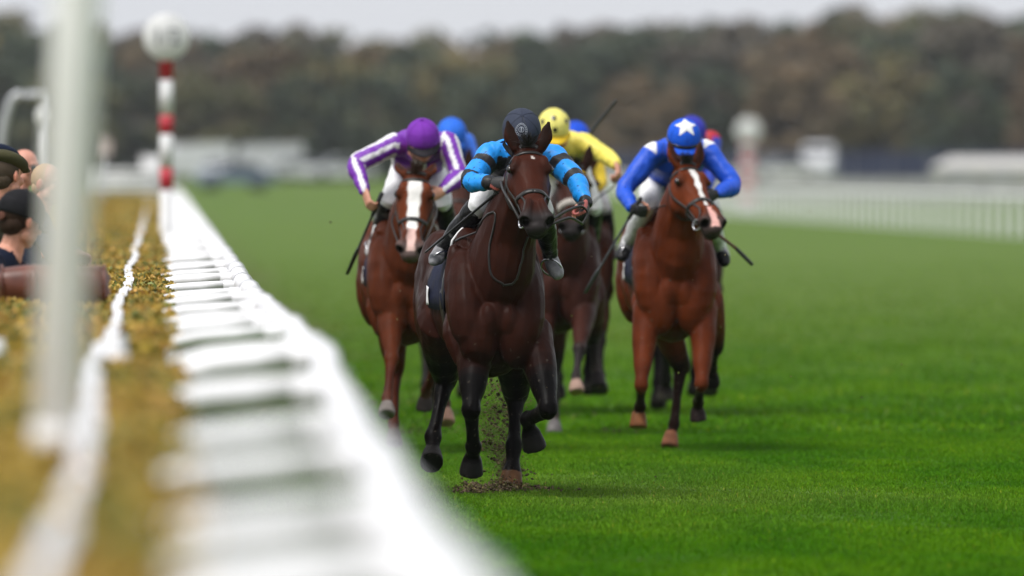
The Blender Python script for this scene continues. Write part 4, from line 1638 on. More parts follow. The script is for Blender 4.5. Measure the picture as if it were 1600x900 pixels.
def dome_helmet(parent, P, A, col, name='helmet', s=1.0, peak=True, peak_col=None, mat='helmet', band=None):
    """jockey's skull cap: a dome over the head with a short stiff peak"""
    sd, face, up = A
    me_g = Geo()
    n, m = 36, 18
    rings = []
    for k in range(m):
        th = math.radians(104) * (1 - k / m) + 0.02
        rings.append([P(0.107 * math.sin(th) * math.cos(a), -0.012 + 0.128 * math.sin(th) * math.sin(a), 0.038 + 0.108 * math.cos(th) - 0.012 * math.sin(th) * math.sin(a) * (1 if th > 1.2 else 0.4))
                      for a in (2 * math.pi * i / n for i in range(n))])
    me_g.loft(rings)
    me = me_g.mesh(name)
    me.shade_smooth()
    V = coords(me)
    C = np.tile(np.array(col), (len(V), 1))
    paint(me, C)
    o = link(name, me, mat, parent)
    if mat == 'helmet':      # sewn seams of the cap cover and the chin strap
        for a in (0.5, 1.571, 2.64, -0.5, -1.571, -2.64):
            g = Geo()
            g.tube([P(0.1078 * math.sin(th) * math.cos(a), -0.012 + 0.129 * math.sin(th) * math.sin(a), 0.038 + 0.1088 * math.cos(th) - 0.0048 * math.sin(th) * math.sin(a)) for th in np.linspace(0.04, 1.5, 9)], [0.0011] * 9, n=5, sub=1)
            sm = g.mesh('seam')
            paint(sm, np.tile(np.array(col) * 0.55, (len(sm.vertices), 1)))
            link('seam', sm, mat, o)
        g = Geo()
        g.tube([P(0.098, 0.0, 0.0), P(0.080, 0.020, -0.07), P(0.035, 0.050, -0.112), P(0, 0.058, -0.118), P(-0.035, 0.050, -0.112), P(-0.080, 0.020, -0.07), P(-0.098, 0.0, 0.0)], [(0.006, 0.003)] * 7, ref=tuple(A[1]), n=6, sub=3)
        g.build('chin_strap', 'leather', o)
    if band:
        g = Geo()
        g.tube([P(0.1095 * math.cos(a), -0.012 + 0.1305 * math.sin(a), 0.018 - 0.010 * math.sin(a)) for a in np.linspace(0, 2 * math.pi, 25)], [(0.011, 0.004)] * 25, ref=tuple(A[2]), n=6, sub=1)
        g.build('helmet_band', band, o)
    if peak:
        g = Geo()
        top, bot = [], []
        na, nr = 16, 4
        for j in range(nr + 1):
            t = j / nr
            for i in range(na + 1):
                a = math.radians(22 + 136 * i / na)
                ext = 1 + 0.42 * t * math.sin(a) ** 2
                p = P(0.107 * math.cos(a) * (1 + 0.08 * t), -0.012 + 0.126 * math.sin(a) * ext, 0.008 - 0.010 * math.sin(a) - 0.026 * t)
                top.append(p)
                bot.append(p - up * 0.005)
        W = na + 1
        o2 = len(top)
        fs = []
        for j in range(nr):
            for i in range(na):
                q = j * W + i
                fs += [(q, q + 1, q + W + 1, q + W), (o2 + q, o2 + q + W, o2 + q + W + 1, o2 + q + 1)]
        for i in range(na):
            q = nr * W + i
            fs.append((q, q + 1, o2 + q + 1, o2 + q))
        g.add(top + bot, fs)
        me2 = g.mesh('peak')
        me2.shade_smooth()
        paint(me2, np.tile(np.array(peak_col or col), (len(me2.vertices), 1)))
        link('peak', me2, mat, o)
    return o


def on_dome(P, A, yaw_, el, lift=0.0015):
    """point on the helmet dome: yaw_ about the up axis from straight ahead, el above the rim"""
    th = math.pi / 2 - el
    k = 1 + lift / 0.11
    return P(0.107 * k * math.sin(th) * math.sin(yaw_), -0.012 + 0.128 * k * math.sin(th) * math.cos(yaw_), 0.038 + 0.108 * k * math.cos(th) - 0.0048 * math.sin(th) * math.cos(yaw_))


def decal(P, A, pts2, yaw0, el0, parent, name, mat, lift=0.002):
    """a flat sewn-on shape on the dome: outline in (angle across, angle up) about a centre, fanned"""
    g = Geo()
    rows = []
    K = 6
    for k in range(K + 1):
        rows.append([on_dome(P, A, yaw0 + x * k / K / max(math.cos(el0), 0.25), el0 + y * k / K, lift) for x, y in pts2])
    n = len(pts2)
    vs = [p for r_ in rows for p in r_]
    fs = [(k * n + i, k * n + (i + 1) % n, (k + 1) * n + (i + 1) % n, (k + 1) * n + i) for k in range(K) for i in range(n)]
    g.add(vs, fs)
    return g.build(name, mat, parent)


def make_rider(label, O, J, silk_fn, breeches=(0.72, 0.72, 0.73), boot_fn=None, helmet=None, glove=None, voxel=0.009, torso_w=1.0, goggles=True, name='person', cat='jockey', garments=('silks', 'breeches', 'boot'), skin=None, head_s=1.0):
    """a jockey crouched over the withers. J: joints in local metres relative to O"""
    root = empty(name, O, label, cat)
    J = {k: Vector(p) for k, p in J.items()}
    nk = J['neck']
    sh = (J['sho_r'] - J['sho_l']).normalized()
    spine = (J['pelvis'] - nk).normalized()
    # ---- body: one continuous figure inside the clothes
    g = Geo()
    P, A = head_shapes(g, J['head'], J['face'], J['hup'], head_s)
    g.tube([J['head'] - A[2] * 0.05 - A[1] * 0.01, nk], [0.055, 0.062], ref=sh, n=10, sub=2, chain='neck')
    cm = (J['sho_l'] + J['sho_r']) / 2
    g.tube([nk, cm + spine * 0.08, cm.lerp(J['pelvis'], 0.55), J['pelvis']], [(0.08, 0.07), (0.15, 0.09), (0.12, 0.08), (0.14, 0.10)], ref=sh, n=14, chain='torso')
    for s in ('l', 'r'):
        g.tube([J['sho_' + s], J['elb_' + s], J['wri_' + s]], [0.045, 0.036, 0.026], ref=(0, 1, 0), n=10, chain='arm')
        hip = J['pelvis'] + sh * (0.085 if s == 'r' else -0.085)
        g.tube([hip, J['kne_' + s], J['ank_' + s]], [0.065, 0.036, 0.026], ref=(1, 0, 0), n=10, chain='leg')
        g.tube([J['ank_' + s], J['ank_' + s].lerp(J['toe_' + s], 0.5), J['toe_' + s]], [0.024, 0.022, 0.014], ref=(1, 0, 0), n=10, chain='leg')
        hand_shapes(g, J['wri_' + s], J['hd_' + s], J['hg_' + s], J['hp_' + s], 1.0)
    me = remesh(g, 'body', min(voxel, 0.006), smooth=3)
    V = coords(me)
    idx, tt, off = nearest(V, g.chains)
    nm = np.array([c[0] for c in g.chains])[idx]
    C = np.tile(np.array(skin or SKIN), (len(V), 1)) * (1 + 0.12 * vnoise(V, 30, 1))[:, None]
    if glove is not None:
        C[nm == 'hand'] = np.array(glove)
        fi = (nm == 'finger') & (tt < 0.42)
        C[fi] = np.array(glove)
    hl = np.array(list(J['head']))
    lip = np.abs((V - hl) @ np.array(A[2]) + 0.064) < 0.008
    lipm = lip & (((V - hl) @ np.array(A[1])) > 0.085)
    C[lipm] = np.array(srgb(160, 84, 78))
    C[nm == 'ear'] *= np.array((1.05, 0.85, 0.82))
    paint(me, np.clip(C, 0, 1))
    link('body', me, 'skin', root)
    # ---- silks: blouse with sleeves, ending at collar, cuffs and waist
    g = Geo()
    w = torso_w
    g.tube([nk - spine * -0.03, cm + spine * 0.07, cm.lerp(J['pelvis'], 0.35), cm.lerp(J['pelvis'], 0.68), cm.lerp(J['pelvis'], 0.92)],
           [(0.10 * w, 0.085), (0.195 * w, 0.125), (0.190 * w, 0.135), (0.175 * w, 0.135), (0.155 * w, 0.125)], ref=sh, n=18, chain='torso')
    for s in ('l', 'r'):
        S, E, Wr = J['sho_' + s], J['elb_' + s], J['wri_' + s]
        g.ellipsoid(S, (0.075, 0.075, 0.070), n=12)
        g.tube([S.lerp(cm, 0.3), S, S.lerp(E, 0.5), E, E.lerp(Wr, 0.5), E.lerp(Wr, 0.96)],
               [0.075, 0.076, 0.066, 0.060, 0.050, 0.036], ref=(0, 1, 0), n=14, chain='arm_' + s)
    me = remesh(g, garments[0], voxel, smooth=4)
    V = coords(me)
    Nn = normals(me)
    idx, tt, off = nearest(V, g.chains)
    nm = np.array([c[0] for c in g.chains])[idx]
    # wrinkles: folds across the sleeve, gathers at elbow and armpit
    fold = 0.0018 * np.sin(tt * 38 + 3.5 * vnoise(V, 13, 1) + 2 * np.arctan2(off[:, 2], off[:, 0])) * (nm != 'torso')
    fold += 0.006 * vnoise(V, 9, 4.0) + 0.005 * (0.5 - np.abs(vnoise(V, 15, 2.0))) + 0.004 * (0.4 - np.abs(vnoise(V, 24, 9.0)))
    V = V + Nn * fold[:, None]
    set_coords(me, V)
    C = silk_fn(V, Nn, nm, tt, off, J, P)
    paint(me, np.clip(C, 0, 1))
    link(garments[0], me, 'silk' if garments[0] == 'silks' else 'cloth', root)
    # ---- breeches
    g = Geo()
    g.tube([cm.lerp(J['pelvis'], 0.86), J['pelvis'], J['pelvis'] + spine * 0.07], [(0.125, 0.10), (0.140, 0.125), (0.10, 0.09)], ref=sh, n=16, chain='seat')
    for s in ('l', 'r'):
        hip = J['pelvis'] + sh * (0.085 if s == 'r' else -0.085)
        K, An = J['kne_' + s], J['ank_' + s]
        g.tube([hip, hip.lerp(K, 0.5), K, K.lerp(An, 0.08)], [(0.095, 0.11), (0.078, 0.090), (0.060, 0.064), (0.050, 0.054)], ref=(1, 0, 0), n=14, chain='leg')
    me = remesh(g, garments[1], voxel, smooth=4)
    V = coords(me)
    V = V + normals(me) * (0.005 * vnoise(V, 16, 2.0))[:, None]
    set_coords(me, V)
    paint(me, np.tile(np.array(breeches), (len(V), 1)) * (1 - 0.10 * (vnoise(V, 11, 7) > 0.45))[:, None])
    link(garments[1], me, 'cloth', root)
    # ---- boots
    for s in ('l', 'r'):
        K, An, To = J['kne_' + s], J['ank_' + s], J['toe_' + s]
        g = Geo()
        g.tube([K.lerp(An, 0.03), K.lerp(An, 0.45), K.lerp(An, 0.85), An], [(0.064, 0.068), (0.060, 0.066), (0.044, 0.050), (0.044, 0.050)], ref=(1, 0, 0), n=14, chain='shaft')
        ft = (To - An)
        g.tube([An - ft * 0.28, An + ft * 0.2, An + ft * 0.7, To], [(0.036, 0.036), (0.042, 0.046), (0.045, 0.036), (0.034, 0.026)], ref=(1, 0, 0), n=12, chain='foot')
        dwn = ft.normalized().cross(Vector((1, 0, 0)))
        if dwn.z > 0:
            dwn = -dwn
        g.tube([An - ft * 0.30 + dwn * 0.032, An - ft * 0.12 + dwn * 0.036], [0.034, 0.034], n=8, sub=1)
        me = remesh(g, garments[2], voxel, smooth=3)
        V = coords(me)
        V = V + normals(me) * (0.004 * vnoise(V, 28, 2.0))[:, None]
        set_coords(me, V)
        idx, tt, off = nearest(V, g.chains)
        nm = np.array([c[0] for c in g.chains])[idx]
        paint(me, np.clip(boot_fn(V, nm, tt) if boot_fn else np.tile(np.array((0.012, 0.012, 0.013)), (len(V), 1)), 0, 1))
        link(garments[2], me, 'boot', root)
    # ---- helmet and goggles
    hm = None
    if helmet:
        hm = dome_helmet(root, P, A, **helmet)
    if goggles:
        g = Geo()
        g.tube([P(0.072 * math.cos(a), -0.012 + 0.108 * math.sin(a), 0.008) for a in np.linspace(math.radians(-10), math.radians(190), 15)],
               [(0.022, 0.007)] * 15, ref=tuple(A[2]), n=8, sub=1)
        g.build('goggles', 'lens', root)
    return dict(root=root, P=P, A=A, J=J, helmet=hm, O=Vector(O))
# ------------------------------------------------------------------ the field
def local(px0, Y0):
    """origin on the turf under this horse's breast, and a converter from photo spot + depth to local metres"""
    O = Vector((at(px0, 450, Y0).x, Y0, 0.0))
    return O, (lambda px, py, dy: at(px, py, Y0 + dy) - O)


def reins(H, side_pts, w=0.0055):
    for nm, pts in side_pts:
        rod(nm, pts, [w] * len(pts), 'leather', H['root'], n=6, sub=4)


def stirrup(H, foot_a, foot_t, top):
    """stirrup leather and iron round the ball of the foot"""
    c = foot_a.lerp(foot_t, 0.62)
    d = (top - c).normalized()
    o = rod('stirrup_leather', [top, top.lerp(c + d * 0.09, 0.5), c + d * 0.085], [(0.010, 0.003)] * 3, 'leather', H['root'], ref=(0, 1, 0), n=6)
    g = Geo()
    ft = (foot_t - foot_a).normalized()
    sd = d.cross(ft).normalized()
    pts = [c + sd * (0.056 * math.sin(q)) + d * (0.022 + 0.062 * math.cos(q)) for q in np.linspace(0, 2 * math.pi, 19)]
    g.tube(pts, [0.0055] * 19, ref=tuple(ft), n=6, sub=1)
    g.build('stirrup_iron', 'steel', o)


def silk_lead(V, N, nm, tt, off, J, P):
    blue = np.array(srgb(22, 140, 226))
    blk = np.array((0.010, 0.010, 0.012))
    C = np.tile(blue, (len(V), 1))
    arm = nm != 'torso'
    k = arm & (((tt > 0.30) & (tt < 0.40)) | ((tt > 0.53) & (tt < 0.62)) | (tt > 0.93))
    C[k] = blk
    # black front and under-body panel, hoops on the back
    cz = np.array(list(J['sho_l'] + J['sho_r'])) / 2
    front = (nm == 'torso') & (N[:, 2] < -0.1)
    C[front] = blk
    C[(nm == 'torso') & (tt > 0.45) & (tt < 0.62)] = blk
    C[(nm == 'torso') & (tt > 0.8)] = blk
    # turf flecks thrown up by the gallop
    fl = (vnoise(V, 95, 3.0) > 0.80) & ((V[:, 2] < J['sho_l'].z + 0.03))
    C[fl] = C[fl] * 0.25
    return C


def boot_lead(V, nm, tt):
    C = np.tile(np.array((0.012, 0.012, 0.013)), (len(V), 1))
    k = (nm == 'foot') & (tt > 0.25)
    C[k] = np.array((0.20, 0.20, 0.21))
    k = vnoise(V, 26, 4.0) > 0.6
    C[k] = C[k] * 0.3 + np.array((0.10, 0.10, 0.10))
    return C


BAY_DARK = dict(body=srgb(46, 22, 15), points=(0.0030, 0.0024, 0.0024), muzzle=(0.026, 0.022, 0.022), mane=-1,
                hooves=[(0.012, 0.011, 0.011), (0.012, 0.011, 0.011), (0.012, 0.011, 0.011), srgb(94, 66, 46)], fk=0.06, hk=0.02, face=srgb(62, 29, 19))
O1, L = local(779, 62.4)
lead = make_horse('dark bay racehorse in front, nearest the white rail, black legs and small white star', O1, 62.4, math.radians(5.4), -0.085,
                  poll=L(826, 228, -0.22), nose=L(842, 351, -0.64), lat_tilt=-0.02, neck_bend=0.0,
                  legs=[('fore', (L(744, 522, 0.22), L(736, 640, -0.08), L(740, 697, 0.07), L(738, 716, 0.13), L(736, 742, 0.16))),
                        ('fore', (L(833, 522, 0.24), L(858, 640, -0.14), L(824, 655, 0.10), L(828, 674, 0.15), L(836, 702, 0.18))),
                        ('hind', (L(686, 495, 1.15), L(696, 590, 1.42), L(677, 682, 1.20), L(675, 706, 1.15), L(674, 724, 1.06))),
                        ('hind', (L(800, 500, 1.15), L(806, 615, 1.45), L(803, 695, 1.30), L(800, 733, 1.25), L(797, 762, 1.22)))],
                  coat=BAY_DARK, marks=[(0.075, 0.098, 0.010, 0.012, 0.012, 0.016, (0.5, 0.45, 0.42))], voxel=0.009,
                  ear_dirs=((-0.30, 0.1, 1.0), (0.33, 0.1, 1.0)), wscale=0.96, leg_w=1.15)
J1 = dict(head=L(815, 213, 0.10), face=(0.02, -0.72, -0.70), hup=(0.0, -0.70, 0.72), neck=L(811, 228, 0.26),
          sho_l=L(766, 243, 0.30), sho_r=L(864, 247, 0.28), pelvis=L(793, 268, 0.82),
          elb_l=L(735, 284, 0.12), wri_l=L(768, 286, -0.07), elb_r=L(901, 284, 0.06), wri_r=L(916, 320, -0.15),
          hd_l=(0.75, -0.55, 0.0), hg_l=(0.3, 0.2, 1.0), hp_l=(0.4, 0.8, 0.0), hd_r=(-0.15, -0.75, -0.65), hg_r=(0.25, 0.5, -0.8), hp_r=(-1, 0, 0),
          kne_l=L(748, 322, 0.36), kne_r=L(848, 330, 0.36), ank_l=L(690, 390, 0.66), toe_l=L(678, 410, 0.54),
          ank_r=L(860, 402, 0.72), toe_r=L(872, 432, 0.60))
rid1 = make_rider('jockey in blue and black hooped silks with dark cap riding the leading horse', O1, J1, silk_lead,
                  breeches=(0.70, 0.70, 0.71), boot_fn=boot_lead, helmet=dict(col=srgb(48, 54, 70), peak=True, peak_col=(0.01, 0.01, 0.012)), glove=(0.010, 0.010, 0.011), voxel=0.007)

# bridle lines and kit of the leader
bl, br = lead['bits']
hand_r = J1['wri_r'] + Vector(J1['hd_r']).normalized() * 0.085
hand_l = J1['wri_l'] + Vector(J1['hd_l']).normalized() * 0.085
reins(lead, [('rein', [br, br.lerp(L(905, 322, -0.25), 0.5) + Vector((0, 0, 0.01)), L(907, 322, -0.25), L(918, 333, -0.21), L(910, 350, -0.24)]),
             ('rein', [L(910, 350, -0.24), L(890, 340, -0.4), br + Vector((0, 0, -0.02))]),
             ('rein', [bl, L(795, 312, -0.42), L(786, 296, -0.28), L(783, 284, -0.13), hand_l])], 0.008)
lead['strap']([lead['T'](-0.24, 0.38, 1.52), L(764, 330, -0.1), L(757, 380, -0.1), L(762, 430, -0.1), L(785, 460, -0.2), L(806, 462, -0.2), L(826, 452, -0.2), L(838, 420, -0.2), L(842, 385, -0.2)],
              0.006, 0.003, 'breast_strap', 'leather', lead['root'], sub=5)
stirrup(lead, J1['ank_l'], J1['toe_l'], lead['snap'](lead['T'](-0.24, 0.66, 1.42), 0.02))
stirrup(lead, J1['ank_r'], J1['toe_r'], lead['snap'](lead['T'](0.24, 0.66, 1.42), 0.02))
WO = O1 + L(776, 287, -0.1)


def whip(label, O, a, b, thick=0.008, mat='whip', flap=True, grip='whip'):
    w = empty('whip', O, label, 'whip')
    a, b = Vector(a) - Vector(O), Vector(b) - Vector(O)
    d = (b - a).normalized()
    rod('shaft', [a, a.lerp(b, 0.5), b], [thick, thick * 0.8, thick * 0.7], mat, w)
    rod('handle', [a - d * 0.06, a + d * 0.10], [thick * 1.5, thick * 1.3], grip, w, sub=1)
    if flap:
        g = Geo()
        n_ = d.orthogonal().normalized()
        g.tube([b - d * 0.02, b + d * 0.03, b + d * 0.17], [(0.012, 0.008), (0.021, 0.008), (0.017, 0.006)], ref=tuple(n_), n=8, sub=2)
        g.build('flap', mat, w)
    return w


whip('black whip with green collar held by the jockey in blue and black', WO, O1 + hand_l + Vector((0.01, -0.02, -0.01)), O1 + L(690, 373, 0.42), 0.009)
# emblem on the cap: a ring of links with two letters back to back
P1, A1, h1 = rid1['P'], rid1['A'], rid1['helmet']
M['emblem'] = material('emblem_grey', srgb(142, 148, 160), rough=0.6, noise_scale=60, noise_amt=0.15)
ey, ee = 0.10, 0.88
eg = Geo()


def arc(pts, w=0.0016):
    eg.tube([on_dome(P1, A1, ey + x / math.cos(ee), ee + y, 0.001) for x, y in pts], [w] * len(pts), n=5, sub=1)


for R_ in (0.225, 0.30):
    arc([(R_ * math.cos(q), R_ * math.sin(q)) for q in np.linspace(0, 2 * math.pi, 33)], 0.0013)
for k in range(16):
    q = 2 * math.pi * k / 16
    arc([(0.225 * math.cos(q), 0.225 * math.sin(q)), (0.30 * math.cos(q + 0.1), 0.30 * math.sin(q + 0.1))], 0.0018)
for s in (-1, 1):
    arc([(0.02 * s, 0.12), (0.02 * s, -0.12)], 0.0022)
    arc([(s * (0.02 + 0.11 * math.sin(q)), 0.12 * math.cos(q)) for q in np.linspace(0, math.pi, 11)], 0.0022)
eg.build('emblem', 'emblem', h1)
rod('seam', [on_dome(P1, A1, -0.35, e, 0.0005) for e in np.linspace(0.1, 1.5, 10)], [0.0012] * 10, 'leather', h1, n=5, sub=1)
# ---- second: chestnut with the broad white blaze, purple and white silks
WHITE = (0.72, 0.70, 0.68)
O2, L = local(638, 72.2)
h2 = make_horse('chestnut racehorse with broad white blaze, second nearest the rail behind the leader', O2, 72.2, math.radians(0.8), -0.06,
                poll=L(650, 270, -0.27), nose=L(641, 391, -0.56), lat_tilt=0.0, lat_yaw=-0.03,
                legs=[('fore', (L(608, 478, 0.18), L(612, 560, -0.25), L(605, 622, -0.40), L(605, 633, -0.43), L(604, 649, -0.47))),
                      ('fore', (L(668, 478, 0.18), L(682, 572, -0.12), L(666, 610, 0.12), L(664, 622, 0.16), L(663, 641, 0.18))),
                      ('hind', (L(607, 465, 1.15), L(618, 575, 1.45), L(615, 662, 1.30), L(615, 676, 1.27), L(615, 696, 1.23))),
                      ('hind', (L(690, 465, 1.15), L(692, 575, 1.40), L(695, 632, 1.25), L(696, 643, 1.22), L(698, 662, 1.18)))],
                coat=dict(body=srgb(78, 37, 19), points=srgb(74, 34, 22), muzzle=(0.10, 0.07, 0.065), mud=srgb(96, 84, 76), mane=1, hair='hair_red', face=srgb(98, 47, 24),
                          hooves=[(0.16, 0.14, 0.13), (0.05, 0.04, 0.04), (0.06, 0.05, 0.04), srgb(178, 140, 122)], fk=0.45, hk=0.35),
                marks=[(0.035, 0.42, 0.055, 0.036, 0.0, 0.0, WHITE), (0.40, 0.56, 0.034, 0.030, 0.0, 0.0, srgb(214, 180, 172))], voxel=0.011,
                ear_dirs=((-0.45, 1.0, 0.55), (0.45, 1.0, 0.55)), wscale=0.88, leg_w=0.98)


def silk_purple(V, N, nm, tt, off, J, P):
    wht, pur = np.array((0.74, 0.73, 0.76)), np.array(srgb(112, 42, 160))
    C = np.tile(wht, (len(V), 1))
    arm = nm != 'torso'
    for sd in 'lr':
        S_, E_, W_2 = (np.array(J[k + sd]) for k in ('sho_', 'elb_', 'wri_'))
        for lo, hi, t_ in ((-1, 0.6, E_ - S_), (0.6, 2, W_2 - E_)):
            t_ = t_ / np.linalg.norm(t_)
            q = (off[:, 0] * t_[2] - off[:, 2] * t_[0]) / math.hypot(t_[0], t_[2]) / 0.052
            k = (nm == 'arm_' + sd) & (tt >= lo) & (tt < hi)
            C[k & (np.abs(np.abs(q) - 0.66) < 0.36)] = pur
    tor = nm == 'torso'
    x = V[:, 0] - J['neck'].x
    C[tor & (np.abs(np.abs(x) - 0.10) < 0.055)] = pur
    C[tor & (tt < 0.10)] = pur
    C[tor & (N[:, 2] > 0.5) & (np.abs(x) > 0.07)] = pur
    return C


def boot_black_grey(V, nm, tt):
    C = np.tile(np.array((0.013, 0.013, 0.014)), (len(V), 1))
    C[(nm == 'foot')] = np.array((0.34, 0.33, 0.33))
    C[vnoise(V, 24, 1.0) > 0.5] = np.array((0.09, 0.09, 0.09))
    return C


J2 = dict(head=L(661, 222, 0.02), face=(0.05, -0.90, -0.40), hup=(-0.05, -0.40, 0.92), neck=L(655, 238, 0.17),
          sho_l=L(612, 228, 0.20), sho_r=L(700, 224, 0.20), pelvis=L(655, 262, 0.78),
          elb_l=L(556, 256, 0.12), wri_l=L(571, 301, -0.06), elb_r=L(716, 276, 0.02), wri_r=L(690, 300, -0.15),
          hd_l=(0.25, -0.45, -0.9), hg_l=(0.45, -0.9, 0.1), hp_l=(1, 0.3, 0.0), hd_r=(-0.7, -0.6, -0.3), hg_r=(0, 0, -1), hp_r=(-0.3, 0.6, 0),
          kne_l=L(608, 314, 0.30), kne_r=L(692, 316, 0.30), ank_l=L(586, 378, 0.62), toe_l=L(578, 398, 0.50), ank_r=L(706, 385, 0.72), toe_r=L(712, 402, 0.60))
rid2 = make_rider('jockey in purple and white striped silks and purple cap on the chestnut with a blaze', O2, J2, silk_purple,
                  boot_fn=boot_black_grey, helmet=dict(col=srgb(112, 44, 158), peak=True, peak_col=(0.012, 0.01, 0.014)), voxel=0.010)
g = Geo()
g.ellipsoid(rid2['P'](0, -0.012, 0.150), (0.012, 0.012, 0.008), n=10)
gb = g.mesh('button')
paint(gb, np.tile(np.array(srgb(112, 44, 158)), (len(gb.vertices), 1)))
link('button', gb, 'helmet', rid2['helmet'])
hl2 = J2['wri_l'] + Vector(J2['hd_l']).normalized() * 0.085
bl, br = h2['bits']
reins(h2, [('rein', [bl, L(612, 345, -0.25), L(632, 318, -0.05), J2['wri_r'] + Vector((-0.05, -0.05, 0))]),
           ('rein', [br, L(682, 335, -0.32), J2['wri_r'] + Vector(J2['hd_r']).normalized() * 0.085])])
stirrup(h2, J2['ank_l'], J2['toe_l'], h2['snap'](h2['T'](-0.24, 0.66, 1.42), 0.02))
stirrup(h2, J2['ank_r'], J2['toe_r'], h2['snap'](h2['T'](0.24, 0.66, 1.42), 0.02))
whip('black whip hanging from the hand of the jockey in purple', O2 + hl2, O2 + L(591, 315, -0.10), O2 + L(558, 392, 0.02), 0.010)

# ---- third in view: bay on the right, blue silks and starred cap
O3, L = local(1057, 72.4)
h3 = make_horse('bright bay racehorse on the right with white stripe, head turned outward', O3, 72.4, math.radians(1.5), -0.04,
                poll=L(1076, 254, -0.22), nose=L(1122, 350, -0.62), lat_tilt=-0.05, lat_yaw=0.42,
                legs=[('fore', (L(1010, 480, 0.18), L(1002, 602, -0.16), L(1000, 635, 0.04), L(998, 646, 0.07), L(997, 669, 0.05))),
                      ('fore', (L(1100, 480, 0.18), L(1096, 600, -0.16), L(1091, 628, 0.10), L(1090, 640, 0.14), L(1091, 658, 0.15))),
                      ('hind', (L(1022, 470, 1.15), L(1064, 570, 1.42), L(1053, 664, 1.34), L(1049, 678, 1.32), L(1046, 700, 1.28))),
                      ('hind', (L(1104, 465, 1.18), L(1117, 540, 1.48), L(1112, 575, 1.75), L(1112, 585, 1.78), L(1112, 600, 1.84)))],
                coat=dict(body=srgb(86, 38, 17), points=(0.014, 0.006, 0.004), muzzle=(0.05, 0.035, 0.033), mane=-1, face=srgb(98, 45, 22),
                          hooves=[srgb(118, 76, 50), (0.03, 0.02, 0.02), srgb(120, 78, 58), (0.015, 0.013, 0.013)], fk=0.40, hk=0.16),
                marks=[(0.055, 0.24, 0.030, 0.020, 0.004, 0.0, WHITE), (0.24, 0.38, 0.020, 0.012, 0.0, 0.0, WHITE), (0.40, 0.575, 0.020, 0.034, 0.0, 0.0, srgb(218, 168, 160))], voxel=0.011,
                ear_dirs=((-0.35, 0.2, 0.95), (0.22, 0.2, 1.0)), leg_w=0.98, wscale=0.93)


def silk_blue(V, N, nm, tt, off, J, P):
    blue, wht = np.array(srgb(22, 78, 196)), np.array((0.74, 0.74, 0.76))
    C = np.tile(blue, (len(V), 1))
    arm = nm != 'torso'
    C[arm & (tt > 0.135) & (tt < 0.215)] = wht
    tor = nm == 'torso'
    C[tor & (tt < 0.09)] = wht
    return C


def boot_blue(V, nm, tt):
    C = np.tile(np.array((0.012, 0.012, 0.013)), (len(V), 1))
    C[(nm == 'shaft') & (tt < 0.80)] = np.array((0.62, 0.62, 0.63))
    C[(nm == 'foot') & (tt < 0.5)] = np.array((0.30, 0.30, 0.31))
    return C


J3 = dict(head=L(1069, 222, 0.02), face=(0.10, -0.92, -0.38), hup=(0.02, -0.38, 0.92), neck=L(1060, 238, 0.17),
          sho_l=L(1020, 240, 0.20), sho_r=L(1104, 236, 0.20), pelvis=L(1045, 275, 0.74),
          elb_l=L(976, 298, 0.12), wri_l=L(988, 326, -0.10), elb_r=L(1146, 290, 0.06), wri_r=L(1118, 304, -0.14),
          hd_l=(0.5, -0.75, -0.2), hg_l=(0.3, -0.1, -0.9), hp_l=(0.8, 0.4, 0.0), hd_r=(-0.6, -0.7, -0.2), hg_r=(0, 0, -1), hp_r=(-0.3, 0.6, 0),
          kne_l=L(1012, 322, 0.28), kne_r=L(1106, 330, 0.30), ank_l=L(979, 382, 0.60), toe_l=L(970, 404, 0.48), ank_r=L(1126, 390, 0.70), toe_r=L(1133, 412, 0.58))
rid3 = make_rider('jockey in plain royal blue silks with a white star on the cap, on the right', O3, J3, silk_blue,
                  boot_fn=boot_blue, helmet=dict(col=srgb(24, 84, 204), peak=True, band='lens'), glove=(0.010, 0.010, 0.011), voxel=0.010)
star = []
for k in range(10):
    R_ = 0.86 if k % 2 == 0 else 0.36
    q = math.pi / 2 + math.pi * k / 5
    star.append((R_ * math.cos(q), R_ * math.sin(q)))
g = Geo()
e0 = 1.10
KK = 5


def dome_pt(x, y, lift=0.002):
    """tangent-plane offset on the dome about a spot high on the front"""
    P_, A_ = rid3['P'], rid3['A']
    c = on_dome(P_, A_, 0.0, e0, lift)
    ctr = P_(0, -0.012, 0.038)
    nn = (c - ctr).normalized()
    rt = A_[0]
    up_ = rt.cross(nn).normalized()
    if up_.dot(A_[2] - A_[1]) < 0:
        up_ = -up_
    d = (nn + rt * x + up_ * y).normalized()
    lx, ly, lz = d.dot(A_[0]), d.dot(A_[1]), d.dot(A_[2])
    k = 1 / math.sqrt((lx / 0.107) ** 2 + (ly / 0.128) ** 2 + (lz / 0.108) ** 2)
    return ctr + d * (k + lift)


rows = [[dome_pt(x * k / KK, y * k / KK, 0.0035) for x, y in star] for k in range(KK + 1)]
g.add([p for r_ in rows for p in r_], [(k * 10 + i, k * 10 + (i + 1) % 10, (k + 1) * 10 + (i + 1) % 10, (k + 1) * 10 + i) for k in range(KK) for i in range(10)])
g.build('star', 'white_trim', rid3['helmet'])
bl, br = h3['bits']
hl3 = J3['wri_l'] + Vector(J3['hd_l']).normalized() * 0.085
hr3 = J3['wri_r'] + Vector(J3['hd_r']).normalized() * 0.085
reins(h3, [('rein', [bl, L(1062, 322, -0.28), L(1054, 318, -0.12), hl3]), ('rein', [br, L(1125, 330, -0.30), hr3])])
stirrup(h3, J3['ank_l'], J3['toe_l'], h3['snap'](h3['T'](-0.24, 0.66, 1.42), 0.02))
stirrup(h3, J3['ank_r'], J3['toe_r'], h3['snap'](h3['T'](0.24, 0.66, 1.42), 0.02))
